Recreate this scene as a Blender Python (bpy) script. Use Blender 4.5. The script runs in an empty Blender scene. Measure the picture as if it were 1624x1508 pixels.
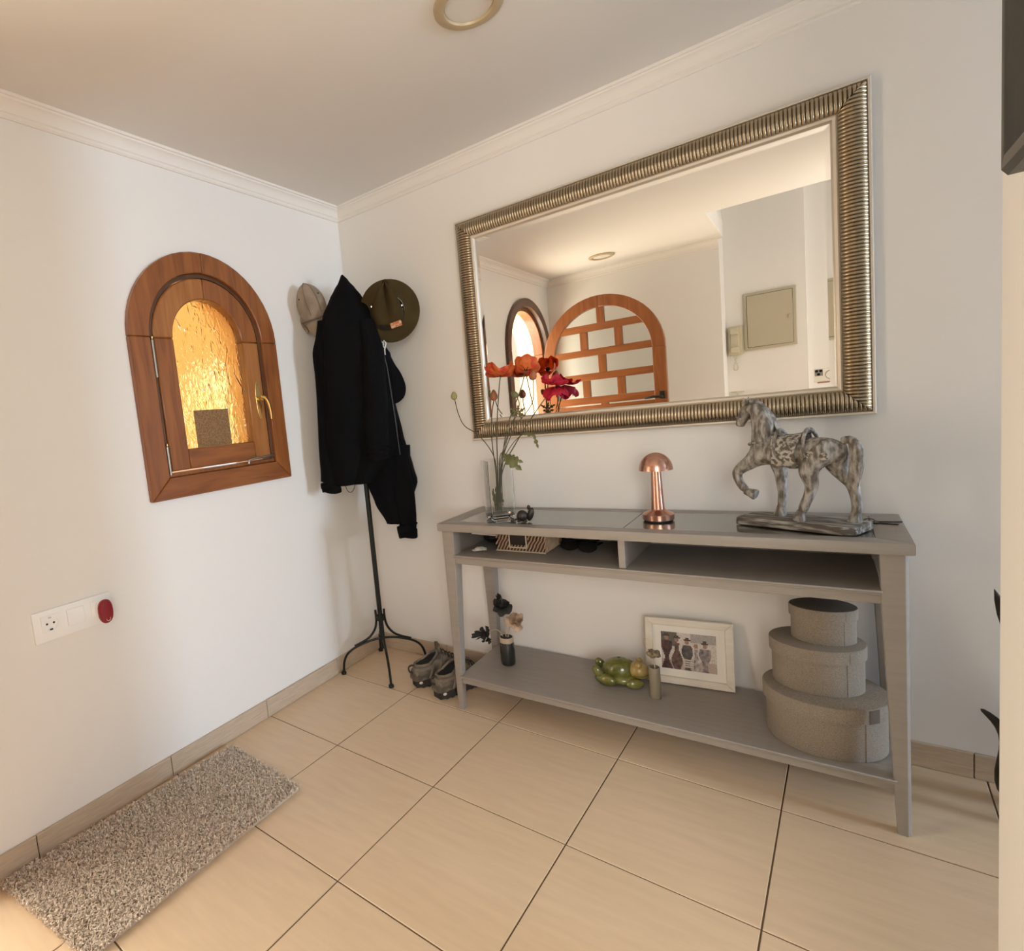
import bpy, bmesh, math, random
from mathutils import Vector, Matrix, Euler, noise

random.seed(7)
scene = bpy.context.scene
COL = scene.collection
PI = math.pi

# ------------------------------------------------------------------ camera
cam_d = bpy.data.cameras.new('camera')
cam = bpy.data.objects.new('camera', cam_d)
COL.objects.link(cam)
CAM = Vector((1.81738, -2.11945, 1.17018))
R = Matrix(((0.77743374, 0.02024857, 0.62863883),
            (0.62030387, 0.14061141, -0.77165506),
            (-0.1040187, 0.98985778, 0.09675579)))
cam.matrix_world = Matrix.Translation(CAM) @ R.to_4x4()
cam_d.sensor_fit = 'HORIZONTAL'
cam_d.sensor_width = 36.0
cam_d.lens = 871.485 / 1624 * 36.0
cam_d.shift_x = (812 - 600.61) / 1624
cam_d.shift_y = (752.33 - 754) / 1624
cam_d.clip_start = 0.01
scene.camera = cam

# ------------------------------------------------------------------ colour management
scene.view_settings.view_transform = 'Standard'
scene.view_settings.look = 'None'
scene.view_settings.gamma = 1.0
scene.view_settings.use_curve_mapping = False
scene.view_settings.exposure = 0.0
scene.cycles.use_denoising = True
scene.cycles.max_bounces = 10
scene.cycles.diffuse_bounces = 6
scene.cycles.glossy_bounces = 6
scene.cycles.transmission_bounces = 8
scene.cycles.caustics_reflective = False
scene.cycles.sample_clamp_indirect = 6.0

# ------------------------------------------------------------------ sky, sun, daylight in the openings, added fill lamps
world = bpy.data.worlds.new('sky')
scene.world = world
world.use_nodes = True
wn = world.node_tree
bgn = wn.nodes['Background']
sky = wn.nodes.new('ShaderNodeTexSky')
sky.sky_type = 'NISHITA'
sky.sun_disc = False
sky.sun_elevation = math.radians(48)
sky.sun_rotation = math.radians(190)
wn.links.new(sky.outputs['Color'], bgn.inputs['Color'])
bgn.inputs['Strength'].default_value = 0.35


def add_light(name, kind, loc, rot, energy, color, **kw):
    l = bpy.data.lights.new(name, kind)
    l.energy = energy
    l.color = color
    for k, v in kw.items():
        setattr(l, k, v)
    o = bpy.data.objects.new(name, l)
    o.location = loc
    o.rotation_euler = rot
    COL.objects.link(o)
    return o


SUN_DIR = Vector((-0.22, 0.62, -0.75))
sun = add_light('sun', 'SUN', (-3, -6, 8), (0, 0, 0), 8.5, (1.0, 0.93, 0.82), angle=0.01)
sun.rotation_euler = SUN_DIR.to_track_quat('-Z', 'Y').to_euler()
# daylight entering by the open front door (the sunlit porch outside it)
add_light('door_daylight', 'AREA', (-0.42, -2.15, 1.0), (0, math.radians(-90), 0), 49.0, (1.0, 0.95, 0.76),
          shape='RECTANGLE', size=1.7, size_y=0.9)
# daylight of the glazed opening at the end of the passage on the right
add_light('passage_daylight', 'AREA', (6.96, -0.46, 0.95), (0, math.radians(90), 0), 142.0, (0.63, 0.79, 1.0),
          shape='RECTANGLE', size=1.2, size_y=0.60)
# fill lamp added behind the photographer to light the back wall frontally
add_light('back_wall_fill', 'AREA', (2.85, -3.56, 1.45), (math.radians(90), 0, 0), 60.0, (1.0, 0.965, 0.89),
          shape='RECTANGLE', size=1.25, size_y=1.5)

# cool fill lamp added on the right to offset the left wall's warmth
add_light('cool_side_fill', 'AREA', (4.36, -2.4, 1.35), (0, math.radians(90), 0), 12.0, (0.40, 0.65, 1.0),
          shape='RECTANGLE', size=1.4, size_y=1.3)

# ------------------------------------------------------------------ materials
MATS = {}


def principled(name):
    m = bpy.data.materials.new(name)
    m.use_nodes = True
    b = m.node_tree.nodes['Principled BSDF']
    MATS[name] = m
    return m, m.node_tree, b


def setin(b, **kw):
    names = {'col': 'Base Color', 'rough': 'Roughness', 'metal': 'Metallic', 'trans': 'Transmission Weight',
             'ior': 'IOR', 'spec': 'Specular IOR Level', 'coat': 'Coat Weight', 'coat_rough': 'Coat Roughness',
             'sheen': 'Sheen Weight', 'alpha': 'Alpha', 'sub': 'Subsurface Weight'}
    for k, v in kw.items():
        if k == 'col':
            v = (v[0], v[1], v[2], 1)
        b.inputs[names[k]].default_value = v


def mat(name, col, rough=0.6, metal=0.0, var=0.0, var_col=None, scale=8.0, stretch=(1, 1, 1), bump=0.0,
        bump_scale=None, detail=4.0, dist=0.01, lo=0.35, hi=0.65, **kw):
    """principled material; noise blends col -> var_col and/or drives a bump"""
    m, nt, b = principled(name)
    setin(b, col=col, rough=rough, metal=metal, **kw)
    if var_col is None and var > 0:
        var_col = tuple(max(0, c * (1 - var)) for c in col)
    tc = nt.nodes.new('ShaderNodeTexCoord')
    mp = nt.nodes.new('ShaderNodeMapping')
    mp.inputs['Scale'].default_value = stretch
    nt.links.new(tc.outputs['Object'], mp.inputs['Vector'])
    if var_col is not None:
        n = nt.nodes.new('ShaderNodeTexNoise')
        n.inputs['Scale'].default_value = scale
        n.inputs['Detail'].default_value = detail
        nt.links.new(mp.outputs['Vector'], n.inputs['Vector'])
        r = nt.nodes.new('ShaderNodeValToRGB')
        r.color_ramp.elements[0].position = lo
        r.color_ramp.elements[1].position = hi
        r.color_ramp.elements[0].color = (*col, 1)
        r.color_ramp.elements[1].color = (*var_col, 1)
        nt.links.new(n.outputs['Fac'], r.inputs['Fac'])
        nt.links.new(r.outputs['Color'], b.inputs['Base Color'])
    if bump > 0:
        n2 = nt.nodes.new('ShaderNodeTexNoise')
        n2.inputs['Scale'].default_value = bump_scale or scale
        n2.inputs['Detail'].default_value = 3.0
        nt.links.new(mp.outputs['Vector'], n2.inputs['Vector'])
        bp = nt.nodes.new('ShaderNodeBump')
        bp.inputs['Strength'].default_value = bump
        bp.inputs['Distance'].default_value = dist
        nt.links.new(n2.outputs['Fac'], bp.inputs['Height'])
        nt.links.new(bp.outputs['Normal'], b.inputs['Normal'])
    return m


mat('plaster', (0.82, 0.795, 0.755), 0.85, bump=0.06, bump_scale=55, dist=0.004)
mat('ceiling_paint', (0.76, 0.73, 0.69), 0.9, bump=0.03, bump_scale=40, dist=0.003)
mat('cornice_paint', (0.82, 0.78, 0.72), 0.8)
mat('grout', (0.13, 0.085, 0.05), 0.9)
mat('tile', (0.73, 0.565, 0.385), 0.34, var_col=(0.66, 0.505, 0.34), scale=5, stretch=(1.2, 9, 1), detail=6, bump=0.03,
    bump_scale=30, dist=0.002, lo=0.3, hi=0.75)
mat('skirting', (0.56, 0.45, 0.33), 0.45, var_col=(0.48, 0.375, 0.27), scale=6, stretch=(3, 3, 30), detail=6)
mat('rug_base', (0.50, 0.41, 0.32), 0.95)
mat('rug_pile', (0.86, 0.76, 0.64), 0.95, var_col=(0.50, 0.405, 0.31), scale=110, lo=0.4, hi=0.6)
mat('grey_paint', (0.318, 0.288, 0.256), 0.42, var_col=(0.293, 0.265, 0.235), scale=5, stretch=(2, 14, 14))
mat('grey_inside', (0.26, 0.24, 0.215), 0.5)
mat('white_paint', (0.80, 0.77, 0.72), 0.5)
mat('white_plastic', (0.90, 0.90, 0.89), 0.3)
mat('socket_dark', (0.02, 0.018, 0.016), 0.6)
mat('red_plastic', (0.24, 0.006, 0.014), 0.3)
mat('iron', (0.012, 0.016, 0.013), 0.45, metal=0.4)
mat('black_cloth', (0.0022, 0.0022, 0.0025), 0.9, bump=0.3, bump_scale=160, dist=0.002, spec=0.15)
mat('navy_cloth', (0.0026, 0.0029, 0.0042), 0.9, bump=0.3, bump_scale=160, dist=0.002, spec=0.15)
mat('zip', (0.05, 0.05, 0.055), 0.5)
mat('white_cord', (0.72, 0.70, 0.66), 0.7)
mat('cap_cloth', (0.32, 0.25, 0.18), 0.9, var_col=(0.22, 0.165, 0.115), scale=14, bump=0.25, bump_scale=90, dist=0.003)
mat('felt_olive', (0.062, 0.042, 0.014), 0.9, var_col=(0.045, 0.029, 0.009), scale=12, bump=0.15, bump_scale=120, dist=0.002, spec=0.2)
mat('felt_dark', (0.018, 0.010, 0.005), 0.9)
mat('patch', (0.45, 0.11, 0.03), 0.6, var_col=(0.55, 0.38, 0.20), scale=120, lo=0.45, hi=0.55)
mat('steel', (0.62, 0.60, 0.56), 0.3, metal=1.0)
mat('hinge_steel', (0.36, 0.33, 0.28), 0.45, metal=0.8)
mat('brass', (0.72, 0.50, 0.20), 0.25, metal=1.0)
mat('dark_metal', (0.05, 0.045, 0.04), 0.4, metal=0.8)
mat('shoe_upper', (0.10, 0.082, 0.062), 0.7, var_col=(0.24, 0.20, 0.155), scale=16, stretch=(1, 1, 2.2), lo=0.42, hi=0.58)
mat('shoe_overlay', (0.27, 0.225, 0.175), 0.7, var_col=(0.17, 0.14, 0.11), scale=40)
mat('shoe_sole', (0.035, 0.030, 0.026), 0.8)
mat('shoe_opening_shade', (0.004, 0.004, 0.004), 0.95)
mat('shoe_lace', (0.05, 0.042, 0.035), 0.8)
mat('copper', (0.60, 0.335, 0.25), 0.27, metal=1.0)
mat('rubber', (0.01, 0.01, 0.01), 0.6)
mat('whitewash', (0.115, 0.095, 0.075), 0.6, var_col=(0.43, 0.41, 0.375), scale=95, stretch=(1, 1, 0.35), lo=0.40, hi=0.66,
    detail=6, bump=0.5, bump_scale=90, dist=0.003)
mat('plinth_wash', (0.085, 0.065, 0.048), 0.6, var_col=(0.42, 0.40, 0.36), scale=70, stretch=(0.25, 1.2, 1.6), lo=0.45, hi=0.70, detail=6, bump=0.5, bump_scale=60, dist=0.003)
mat('whitewash_relief', (0.46, 0.44, 0.40), 0.55, var_col=(0.11, 0.09, 0.07), scale=105, lo=0.42, hi=0.56, bump=0.8, bump_scale=90, dist=0.004)
mat('poppy_orange', (0.90, 0.29, 0.06), 0.6, var_col=(0.76, 0.085, 0.04), scale=45, lo=0.40, hi=0.62, stretch=(1, 1, 0.5))
mat('poppy_red', (0.78, 0.035, 0.08), 0.6, var_col=(0.62, 0.016, 0.045), scale=40)
mat('poppy_heart', (0.03, 0.012, 0.01), 0.8)
mat('stem', (0.085, 0.075, 0.030), 0.7)
mat('leaf', (0.10, 0.115, 0.035), 0.6, var_col=(0.16, 0.16, 0.06), scale=30)
mat('bud_green', (0.27, 0.25, 0.09), 0.6)
mat('bud_red', (0.46, 0.085, 0.04), 0.6, var_col=(0.24, 0.13, 0.05), scale=60)
mat('figurine', (0.022, 0.016, 0.011), 0.45)
mat('wicker', (0.50, 0.36, 0.24), 0.6, var_col=(0.38, 0.25, 0.15), scale=60)
mat('wicker_dark', (0.075, 0.035, 0.018), 0.7)
mat('wicker_trim', (0.60, 0.50, 0.38), 0.7)
mat('paper', (0.72, 0.69, 0.64), 0.8)
mat('black_leather', (0.008, 0.007, 0.006), 0.5)
mat('black_gloss', (0.006, 0.006, 0.006), 0.12)
mat('jar_dark', (0.022, 0.024, 0.022), 0.16, coat=0.3)
mat('jar_rim', (0.50, 0.41, 0.30), 0.7)
mat('rose_black', (0.020, 0.019, 0.014), 0.8, var_col=(0.035, 0.033, 0.026), scale=60)
mat('rose_beige', (0.44, 0.29, 0.19), 0.8, var_col=(0.56, 0.43, 0.31), scale=60)
mat('stick', (0.50, 0.40, 0.30), 0.8)
mat('frog_glaze', (0.085, 0.095, 0.016), 0.14, var_col=(0.19, 0.185, 0.045), scale=22, lo=0.4, hi=0.62, coat=0.4)
mat('frog_gold', (0.42, 0.30, 0.11), 0.25, var_col=(0.27, 0.19, 0.05), scale=30)
mat('taupe_glaze', (0.24, 0.20, 0.145), 0.4)
mat('dry_flower', (0.13, 0.105, 0.062), 0.9, var_col=(0.30, 0.25, 0.15), scale=90)
mat('frame_cream', (0.74, 0.68, 0.57), 0.5, var_col=(0.68, 0.61, 0.50), scale=6, stretch=(1, 1, 12))
mat('mount_card', (0.78, 0.74, 0.66), 0.8)
mat('linen', (0.30, 0.255, 0.205), 0.9, var_col=(0.21, 0.175, 0.135), scale=420, stretch=(1, 1, 1.6), lo=0.40, hi=0.60, bump=0.3, bump_scale=420, dist=0.002)
mat('linen_dark', (0.085, 0.066, 0.045), 0.9, var_col=(0.065, 0.05, 0.034), scale=160)
mat('linen_tab', (0.13, 0.10, 0.075), 0.9)
mat('champagne', (0.43, 0.355, 0.25), 0.24, metal=0.95)
mat('champagne_pale', (0.72, 0.655, 0.55), 0.38, metal=0.55)
mat('mirror_back', (0.10, 0.08, 0.06), 0.8)
mat('mirror_glass', (0.93, 0.93, 0.915), 0.0, metal=1.0)
mat('bronze', (0.022, 0.019, 0.015), 0.5, var_col=(0.05, 0.043, 0.034), scale=30, metal=0.3)
mat('ebony_frame', (0.030, 0.030, 0.026), 0.42, var_col=(0.045, 0.040, 0.032), scale=9, stretch=(1, 1, 0.2))
mat('frame_picture', (0.05, 0.035, 0.02), 0.6, var_col=(0.12, 0.08, 0.04), scale=7)
mat('lamp_trim', (0.52, 0.42, 0.27), 0.45, metal=0.3)
mat('lamp_diffuser', (0.70, 0.665, 0.61), 0.6)
mat('beige_enamel', (0.50, 0.45, 0.33), 0.45)
mat('ivory_plastic', (0.58, 0.53, 0.38), 0.4)
mat('peach_render', (0.80, 0.60, 0.41), 0.9, bump=0.2, bump_scale=40, dist=0.005)
mat('garden_white', (0.86, 0.84, 0.79), 0.9)
mat('terracotta', (0.55, 0.36, 0.22), 0.8, var=0.15, scale=4)
mat('cardboard', (0.30, 0.17, 0.075), 0.9, var_col=(0.19, 0.10, 0.042), scale=190, lo=0.42, hi=0.58)
mat('phone_case', (0.93, 0.90, 0.80), 0.4)
mat('phone_camera', (0.30, 0.28, 0.25), 0.3)
mat('phone_lens', (0.006, 0.006, 0.008), 0.05)
mat('skin', (0.42, 0.21, 0.145), 0.55, sub=0.05)
mat('sleeve_red', (0.10, 0.012, 0.014), 0.9)


for nm_ in ('poppy_orange', 'poppy_red'):
    nt_ = MATS[nm_].node_tree
    b_ = nt_.nodes['Principled BSDF']
    tr_ = nt_.nodes.new('ShaderNodeBsdfTranslucent')
    mx_ = nt_.nodes.new('ShaderNodeMixShader')
    mx_.inputs[0].default_value = 0.5
    nt_.links.new(b_.inputs['Base Color'].links[0].from_socket, tr_.inputs['Color'])
    nt_.links.new(b_.outputs[0], mx_.inputs[1])
    nt_.links.new(tr_.outputs[0], mx_.inputs[2])
    nt_.links.new(mx_.outputs[0], nt_.nodes['Material Output'].inputs['Surface'])


def wood(name, c1, c2, rough=0.32, axis=2, scale=3.2):
    m, nt, b = principled(name)
    setin(b, rough=rough, coat=0.25, coat_rough=0.25)
    tc = nt.nodes.new('ShaderNodeTexCoord')
    mp = nt.nodes.new('ShaderNodeMapping')
    s = [11.0, 11.0, 11.0]
    s[axis] = 1.1
    mp.inputs['Scale'].default_value = s
    nt.links.new(tc.outputs['Object'], mp.inputs['Vector'])
    n = nt.nodes.new('ShaderNodeTexNoise')
    n.inputs['Scale'].default_value = scale
    n.inputs['Detail'].default_value = 5
    n.inputs['Distortion'].default_value = 0.8
    nt.links.new(mp.outputs['Vector'], n.inputs['Vector'])
    r = nt.nodes.new('ShaderNodeValToRGB')
    r.color_ramp.elements[0].position = 0.3
    r.color_ramp.elements[1].position = 0.7
    r.color_ramp.elements[0].color = (*c1, 1)
    r.color_ramp.elements[1].color = (*c2, 1)
    nt.links.new(n.outputs['Fac'], r.inputs['Fac'])
    nt.links.new(r.outputs['Color'], b.inputs['Base Color'])
    return m


wood('pine', (0.31, 0.105, 0.024), (0.17, 0.048, 0.010), axis=2)
wood('pine_cross', (0.31, 0.105, 0.024), (0.17, 0.048, 0.010), axis=1)
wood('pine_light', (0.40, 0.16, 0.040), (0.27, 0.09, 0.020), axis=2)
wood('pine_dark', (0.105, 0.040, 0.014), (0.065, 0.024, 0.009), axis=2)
wood('door_pine', (0.30, 0.098, 0.024), (0.20, 0.058, 0.013), axis=2)
wood('door_pine_cross', (0.30, 0.098, 0.024), (0.20, 0.058, 0.013), axis=0)


def glass(name, col, rough=0.0, ior=1.45, bump=0.0, bump_scale=60.0, stretch=(1, 1, 1)):
    m, nt, b = principled(name)
    setin(b, col=col, rough=rough, trans=1.0, ior=ior)
    if bump:
        tc = nt.nodes.new('ShaderNodeTexCoord')
        mp = nt.nodes.new('ShaderNodeMapping')
        mp.inputs['Scale'].default_value = stretch
        nt.links.new(tc.outputs['Object'], mp.inputs['Vector'])
        v = nt.nodes.new('ShaderNodeTexNoise')
        v.inputs['Scale'].default_value = bump_scale
        v.inputs['Detail'].default_value = 1.5
        v.inputs['Distortion'].default_value = 1.2
        nt.links.new(mp.outputs['Vector'], v.inputs['Vector'])
        bp = nt.nodes.new('ShaderNodeBump')
        bp.inputs['Strength'].default_value = bump
        bp.inputs['Distance'].default_value = 0.006
        nt.links.new(v.outputs['Fac'], bp.inputs['Height'])
        nt.links.new(bp.outputs['Normal'], b.inputs['Normal'])
    return m


glass('clear_glass', (0.97, 0.985, 0.97))
glass('table_glass', (0.86, 0.90, 0.85))
glass('amber_glass', (1.0, 0.74, 0.27), rough=0.06, bump=1.0, bump_scale=30, stretch=(1, 1.5, 0.7))
glass('door_glass', (0.93, 0.95, 0.93), rough=0.25)

# ------------------------------------------------------------------ mesh helpers
MW = {}


class MB:
    def __init__(self):
        self.bm = bmesh.new()

    def face(self, vs):
        try:
            return self.bm.faces.new(vs)
        except ValueError:
            return None

    def poly(self, pts):
        return self.face([self.bm.verts.new(p) for p in pts])

    def box(self, x0, x1, y0, y1, z0, z1):
        v = [self.bm.verts.new(p) for p in ((x0, y0, z0), (x1, y0, z0), (x1, y1, z0), (x0, y1, z0),
                                            (x0, y0, z1), (x1, y0, z1), (x1, y1, z1), (x0, y1, z1))]
        for f in ((0, 3, 2, 1), (4, 5, 6, 7), (0, 1, 5, 4), (1, 2, 6, 5), (2, 3, 7, 6), (3, 0, 4, 7)):
            self.face([v[i] for i in f])
        return self

    def loft(self, rings, close=True, cap0=True, cap1=True):
        vr = [[self.bm.verts.new(p) for p in r] for r in rings]
        n = len(vr[0])
        for a, b in zip(vr[:-1], vr[1:]):
            for i in range(n if close else n - 1):
                j = (i + 1) % n
                self.face([a[i], a[j], b[j], b[i]])
        if cap0:
            self.face(list(reversed(vr[0])))
        if cap1:
            self.face(vr[-1])
        return vr

    def tube(self, pts, r, n=8, caps=True):
        pts = [Vector(p) for p in pts]
        rs = r if isinstance(r, (list, tuple)) else [r] * len(pts)
        rings = []
        t0 = (pts[1] - pts[0]).normalized()
        ref = Vector((0, 0, 1)) if abs(t0.z) < 0.9 else Vector((1, 0, 0))
        nrm = (ref - t0 * ref.dot(t0)).normalized()
        for i, p in enumerate(pts):
            t = (pts[min(i + 1, len(pts) - 1)] - pts[max(i - 1, 0)]).normalized()
            nrm = (nrm - t * nrm.dot(t)).normalized()
            b = t.cross(nrm)
            rings.append([p + (nrm * math.cos(2 * PI * k / n) + b * math.sin(2 * PI * k / n)) * rs[i] for k in range(n)])
        self.loft(rings, True, caps, caps)
        return self

    def lathe(self, prof, n=24, c=(0, 0, 0), sx=1.0, sy=1.0, rot=None):
        c = Vector(c)
        rings = []
        for r, z in prof:
            ring = []
            for k in range(n):
                p = Vector((r * sx * math.cos(2 * PI * k / n), r * sy * math.sin(2 * PI * k / n), z))
                if rot is not None:
                    p = rot @ p
                ring.append(c + p)
            rings.append(ring)
        self.loft(rings)
        return self

    def ell(self, c, rad, rot=None, nu=14, nv=8, fn=None):
        c = Vector(c)
        rings = []
        for i in range(nv + 1):
            ph = -PI / 2 + PI * i / nv
            ring = []
            for k in range(nu):
                th = 2 * PI * k / nu
                d = Vector((math.cos(ph) * math.cos(th), math.cos(ph) * math.sin(th), math.sin(ph)))
                p = Vector((d.x * rad[0], d.y * rad[1], d.z * rad[2]))
                if fn:
                    p = fn(p, d)
                if rot is not None:
                    p = rot @ p
                ring.append(c + p)
            rings.append(ring)
        self.loft(rings)
        bmesh.ops.remove_doubles(self.bm, verts=self.bm.verts, dist=1e-6)
        return self

    def prism(self, poly, f0, f1):
        """poly of 2-D points; f0/f1 map a point to the two 3-D caps"""
        self.loft([[f0(*p) for p in poly], [f1(*p) for p in poly]])
        return self


def build(name, mb, material, parent=None, smooth=True, bev=0.0, seg=1, angle=38, world=True, subsurf=0):
    bm = mb.bm if isinstance(mb, MB) else mb
    bmesh.ops.recalc_face_normals(bm, faces=bm.faces)
    if bev > 0:
        es = [e for e in bm.edges if len(e.link_faces) == 2 and e.calc_face_angle(0) > 0.5]
        bmesh.ops.bevel(bm, geom=es, offset=bev, segments=seg, affect='EDGES', profile=0.6)
    if parent is not None and world:
        bmesh.ops.transform(bm, matrix=MW[parent].inverted(), verts=bm.verts)
    if smooth:
        for f in bm.faces:
            f.smooth = True
        a = math.radians(angle)
        for e in bm.edges:
            e.smooth = len(e.link_faces) == 2 and e.calc_face_angle(0) < a
    me = bpy.data.meshes.new(name)
    bm.to_mesh(me)
    bm.free()
    me.materials.append(MATS[material] if isinstance(material, str) else material)
    o = bpy.data.objects.new(name, me)
    COL.objects.link(o)
    if parent is not None:
        o.parent = parent
        MW[o] = MW[parent]
    else:
        MW[o] = Matrix.Identity(4)
    if subsurf:
        md = o.modifiers.new('subsurf', 'SUBSURF')
        md.levels = md.render_levels = subsurf
    return o


def tag(o, label, cat, group=None):
    o['label'] = label
    o['category'] = cat
    if group:
        o['group'] = group
    return o


def thing(name, label, cat, loc=(0, 0, 0), rotz=0.0, group=None):
    o = bpy.data.objects.new(name, None)
    o.empty_display_size = 0.05
    o.location = loc
    o.rotation_euler = (0, 0, rotz)
    COL.objects.link(o)
    MW[o] = Matrix.Translation(loc) @ Matrix.Rotation(rotz, 4, 'Z')
    return tag(o, label, cat, group)


def struct(o, label=None):
    o['kind'] = 'structure'
    if label:
        o['label'] = label
    return o


def frame_empty(name, loc):
    o = bpy.data.objects.new(name, None)
    o.empty_display_size = 0.05
    o.location = loc
    COL.objects.link(o)
    MW[o] = Matrix.Translation(loc)
    o['kind'] = 'structure'
    return o


def lerp(a, b, t):
    return a + (b - a) * t


def bez(p0, p1, p2, p3, n=10):
    p0, p1, p2, p3 = map(Vector, (p0, p1, p2, p3))
    out = []
    for i in range(n + 1):
        t = i / n
        out.append(p0 * (1 - t) ** 3 + p1 * 3 * t * (1 - t) ** 2 + p2 * 3 * t * t * (1 - t) + p3 * t ** 3)
    return out


def spline(keys, x):
    """smooth interpolation through (x, v...) keys"""
    if x <= keys[0][0]:
        return keys[0][1:]
    for a, b in zip(keys[:-1], keys[1:]):
        if x <= b[0]:
            t = (x - a[0]) / (b[0] - a[0])
            t = t * t * (3 - 2 * t) * 0.5 + t * 0.5
            return tuple(lerp(p, q, t) for p, q in zip(a[1:], b[1:]))
    return keys[-1][1:]


# ================================================================== THE ROOM
ZC = 2.203            # ceiling
D_OPP = -2.68         # opposite wall (seen in the mirror)
WT = 0.26             # outer wall thickness


def arch_pts(cy, r, zs, n=24, a0=0.0, a1=PI):
    return [(cy - r * math.cos(a0 + (a1 - a0) * i / n), zs + r * math.sin(a0 + (a1 - a0) * i / n)) for i in range(n + 1)]


# window and door openings in the left wall, as (y, z) loops
WY, WZS, WR, WZB = -0.832, 1.54, 0.250, 1.040
DY, DZS, DR = -2.205, 1.585, 0.372
win_hole = [(WY - WR, WZB)] + arch_pts(WY, WR, WZS) + [(WY + WR, WZB)]
door_notch = [(DY - DR, -0.05)] + arch_pts(DY, DR, DZS) + [(DY + DR, -0.05)]
Y_FAR = -3.6
outer = [(0.0, -0.05), (0.0, 3.1), (Y_FAR, 3.1), (Y_FAR, -0.05)] + door_notch
outer += []


def wall_with_hole(name, outer, holes, x0, x1, material):
    bm = bmesh.new()
    for x, flip in ((x0, False), (x1, True)):
        es = []
        for loop in [outer] + holes:
            vs = [bm.verts.new((x, y, z)) for y, z in loop]
            for i in range(len(vs)):
                es.append(bm.edges.new((vs[i], vs[(i + 1) % len(vs)])))
        bmesh.ops.triangle_fill(bm, edges=es, use_beauty=True)
    for loop in [outer] + holes:
        for i in range(len(loop)):
            a, b = loop[i], loop[(i + 1) % len(loop)]
            vs = [bm.verts.new(p) for p in ((x0, *a), (x0, *b), (x1, *b), (x1, *a))]
            bm.faces.new(vs)
    bmesh.ops.remove_doubles(bm, verts=bm.verts, dist=1e-5)
    return build(name, bm, material, smooth=False)


wl = struct(wall_with_hole('wall_left', outer, [win_hole], -0.06, 0.0, 'plaster'))
# outer leaf of the same wall, rendered peach towards the porch (its reveals show through door and window)
outer2 = list(outer)
win_hole2 = [(WY - WR - 0.0, WZB - 0.0)] + arch_pts(WY, WR, WZS) + [(WY + WR, WZB)]
struct(wall_with_hole('wall_outer', outer2, [win_hole2], -WT, -0.0605, 'peach_render'))

wb = MB().box(-0.30, 7.1, 0.0, 0.14, -0.05, 3.1)
struct(build('wall_back', wb, 'plaster', smooth=False))
wo = MB().box(-0.005, 1.27, D_OPP - 0.22, D_OPP, -0.05, 3.1)
struct(build('wall_opposite', wo, 'plaster', smooth=False))
wp = MB().box(1.20, 1.752, -3.05, -2.901, -0.05, 3.1)
wp.box(1.7515, 2.10, -3.05, -2.972, -0.05, 3.1)
struct(build('wall_recess', wp, 'plaster', smooth=False))
we = MB()
for x0, x1, z0, z1 in ((-0.06, 2.18, -0.05, 3.1), (2.18, 3.52, -0.05, 0.65), (2.18, 3.52, 2.25, 3.1), (3.52, 4.5, -0.05, 3.1)):
    we.box(x0, x1, -3.75, -3.6, z0, z1)
struct(build('wall_far', we, 'plaster', smooth=False))
wpart = MB().box(2.0086, 2.13, -1.42, -1.0, -0.05, ZC + 0.01)
wpart.box(2.1295, 7.0, -1.12, -1.0, -0.05, ZC + 0.01)  # unseen leg, added to keep frontal light off the back wall's right end
struct(build('wall_right', wpart, 'plaster', smooth=False))
# end wall on the far right with the daylight opening of the passage
wr = MB()
for y0, y1, z0, z1 in ((-1.12, -0.79, -0.05, 3.1), (-0.79, -0.13, -0.05, 0.30), (-0.79, -0.13, 1.60, 3.1), (-0.13, 0.0, -0.05, 3.1)):
    wr.box(7.0, 7.1, y0, y1, z0, z1)
for y0, y1, z0, z1 in ((-3.6, -3.1, -0.05, 3.1), (-3.1, -1.7, -0.05, 0.6), (-3.1, -1.7, 2.1, 3.1), (-1.7, -1.12, -0.05, 3.1)):
    wr.box(4.4, 4.5, y0, y1, z0, z1)
struct(build('wall_end', wr, 'plaster', smooth=False))

# ceiling slabs with the open stairwell behind the photographer
ce = MB()
ce.box(-0.0, 1.30, -2.68, 0.0, ZC, ZC + 0.12)
ce.box(1.30, 4.4, -1.92, 0.0, ZC, ZC + 0.12)
ce.box(4.4, 7.1, -1.12, 0.0, ZC, ZC + 0.12)
struct(build('ceiling', ce, 'ceiling_paint', smooth=False))
struct(build('ceiling_upper', MB().box(-0.30, 4.5, -3.75, 0.14, 3.1, 3.2), 'ceiling_paint', smooth=False))


# cornices: profile in (out from wall, height)
CPROF = [(0, 2.145), (0.006, 2.145), (0.010, 2.150), (0.010, 2.158), (0.014, 2.161), (0.016, 2.170), (0.021, 2.179),
         (0.029, 2.186), (0.036, 2.189), (0.038, 2.194), (0.044, 2.195), (0.046, ZC), (0, ZC)]


def cornice(name, fn0, fn1):
    m = MB()
    m.loft([[fn0(a, z) for a, z in CPROF], [fn1(a, z) for a, z in CPROF]])
    return struct(build(name, m, 'cornice_paint', angle=25))


cornice('trim_1', lambda a, z: (a, -a, z), lambda a, z: (a, D_OPP + a, z))
cornice('trim_2', lambda a, z: (a, -a, z), lambda a, z: (7.0, -a, z))
cornice('trim_3', lambda a, z: (a, D_OPP + a, z), lambda a, z: (1.27, D_OPP + a, z))

# ------------------------------------------------------------------ floor and its tiles
fl = struct(build('floor', MB().box(-0.02, 4.4, -3.6, 0.0, -0.05, -0.0022).box(4.4, 7.0, -1.12, 0.0, -0.05, 0.0), 'grout', smooth=False))
TS, TOX, TOY, TRA = 0.4313, 0.4168, -0.3560, -0.0357


def grid(i, j):
    c, s = math.cos(TRA), math.sin(TRA)
    return Vector((TOX + i * TS * c + j * TS * s, TOY - j * TS * c + i * TS * s))


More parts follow.
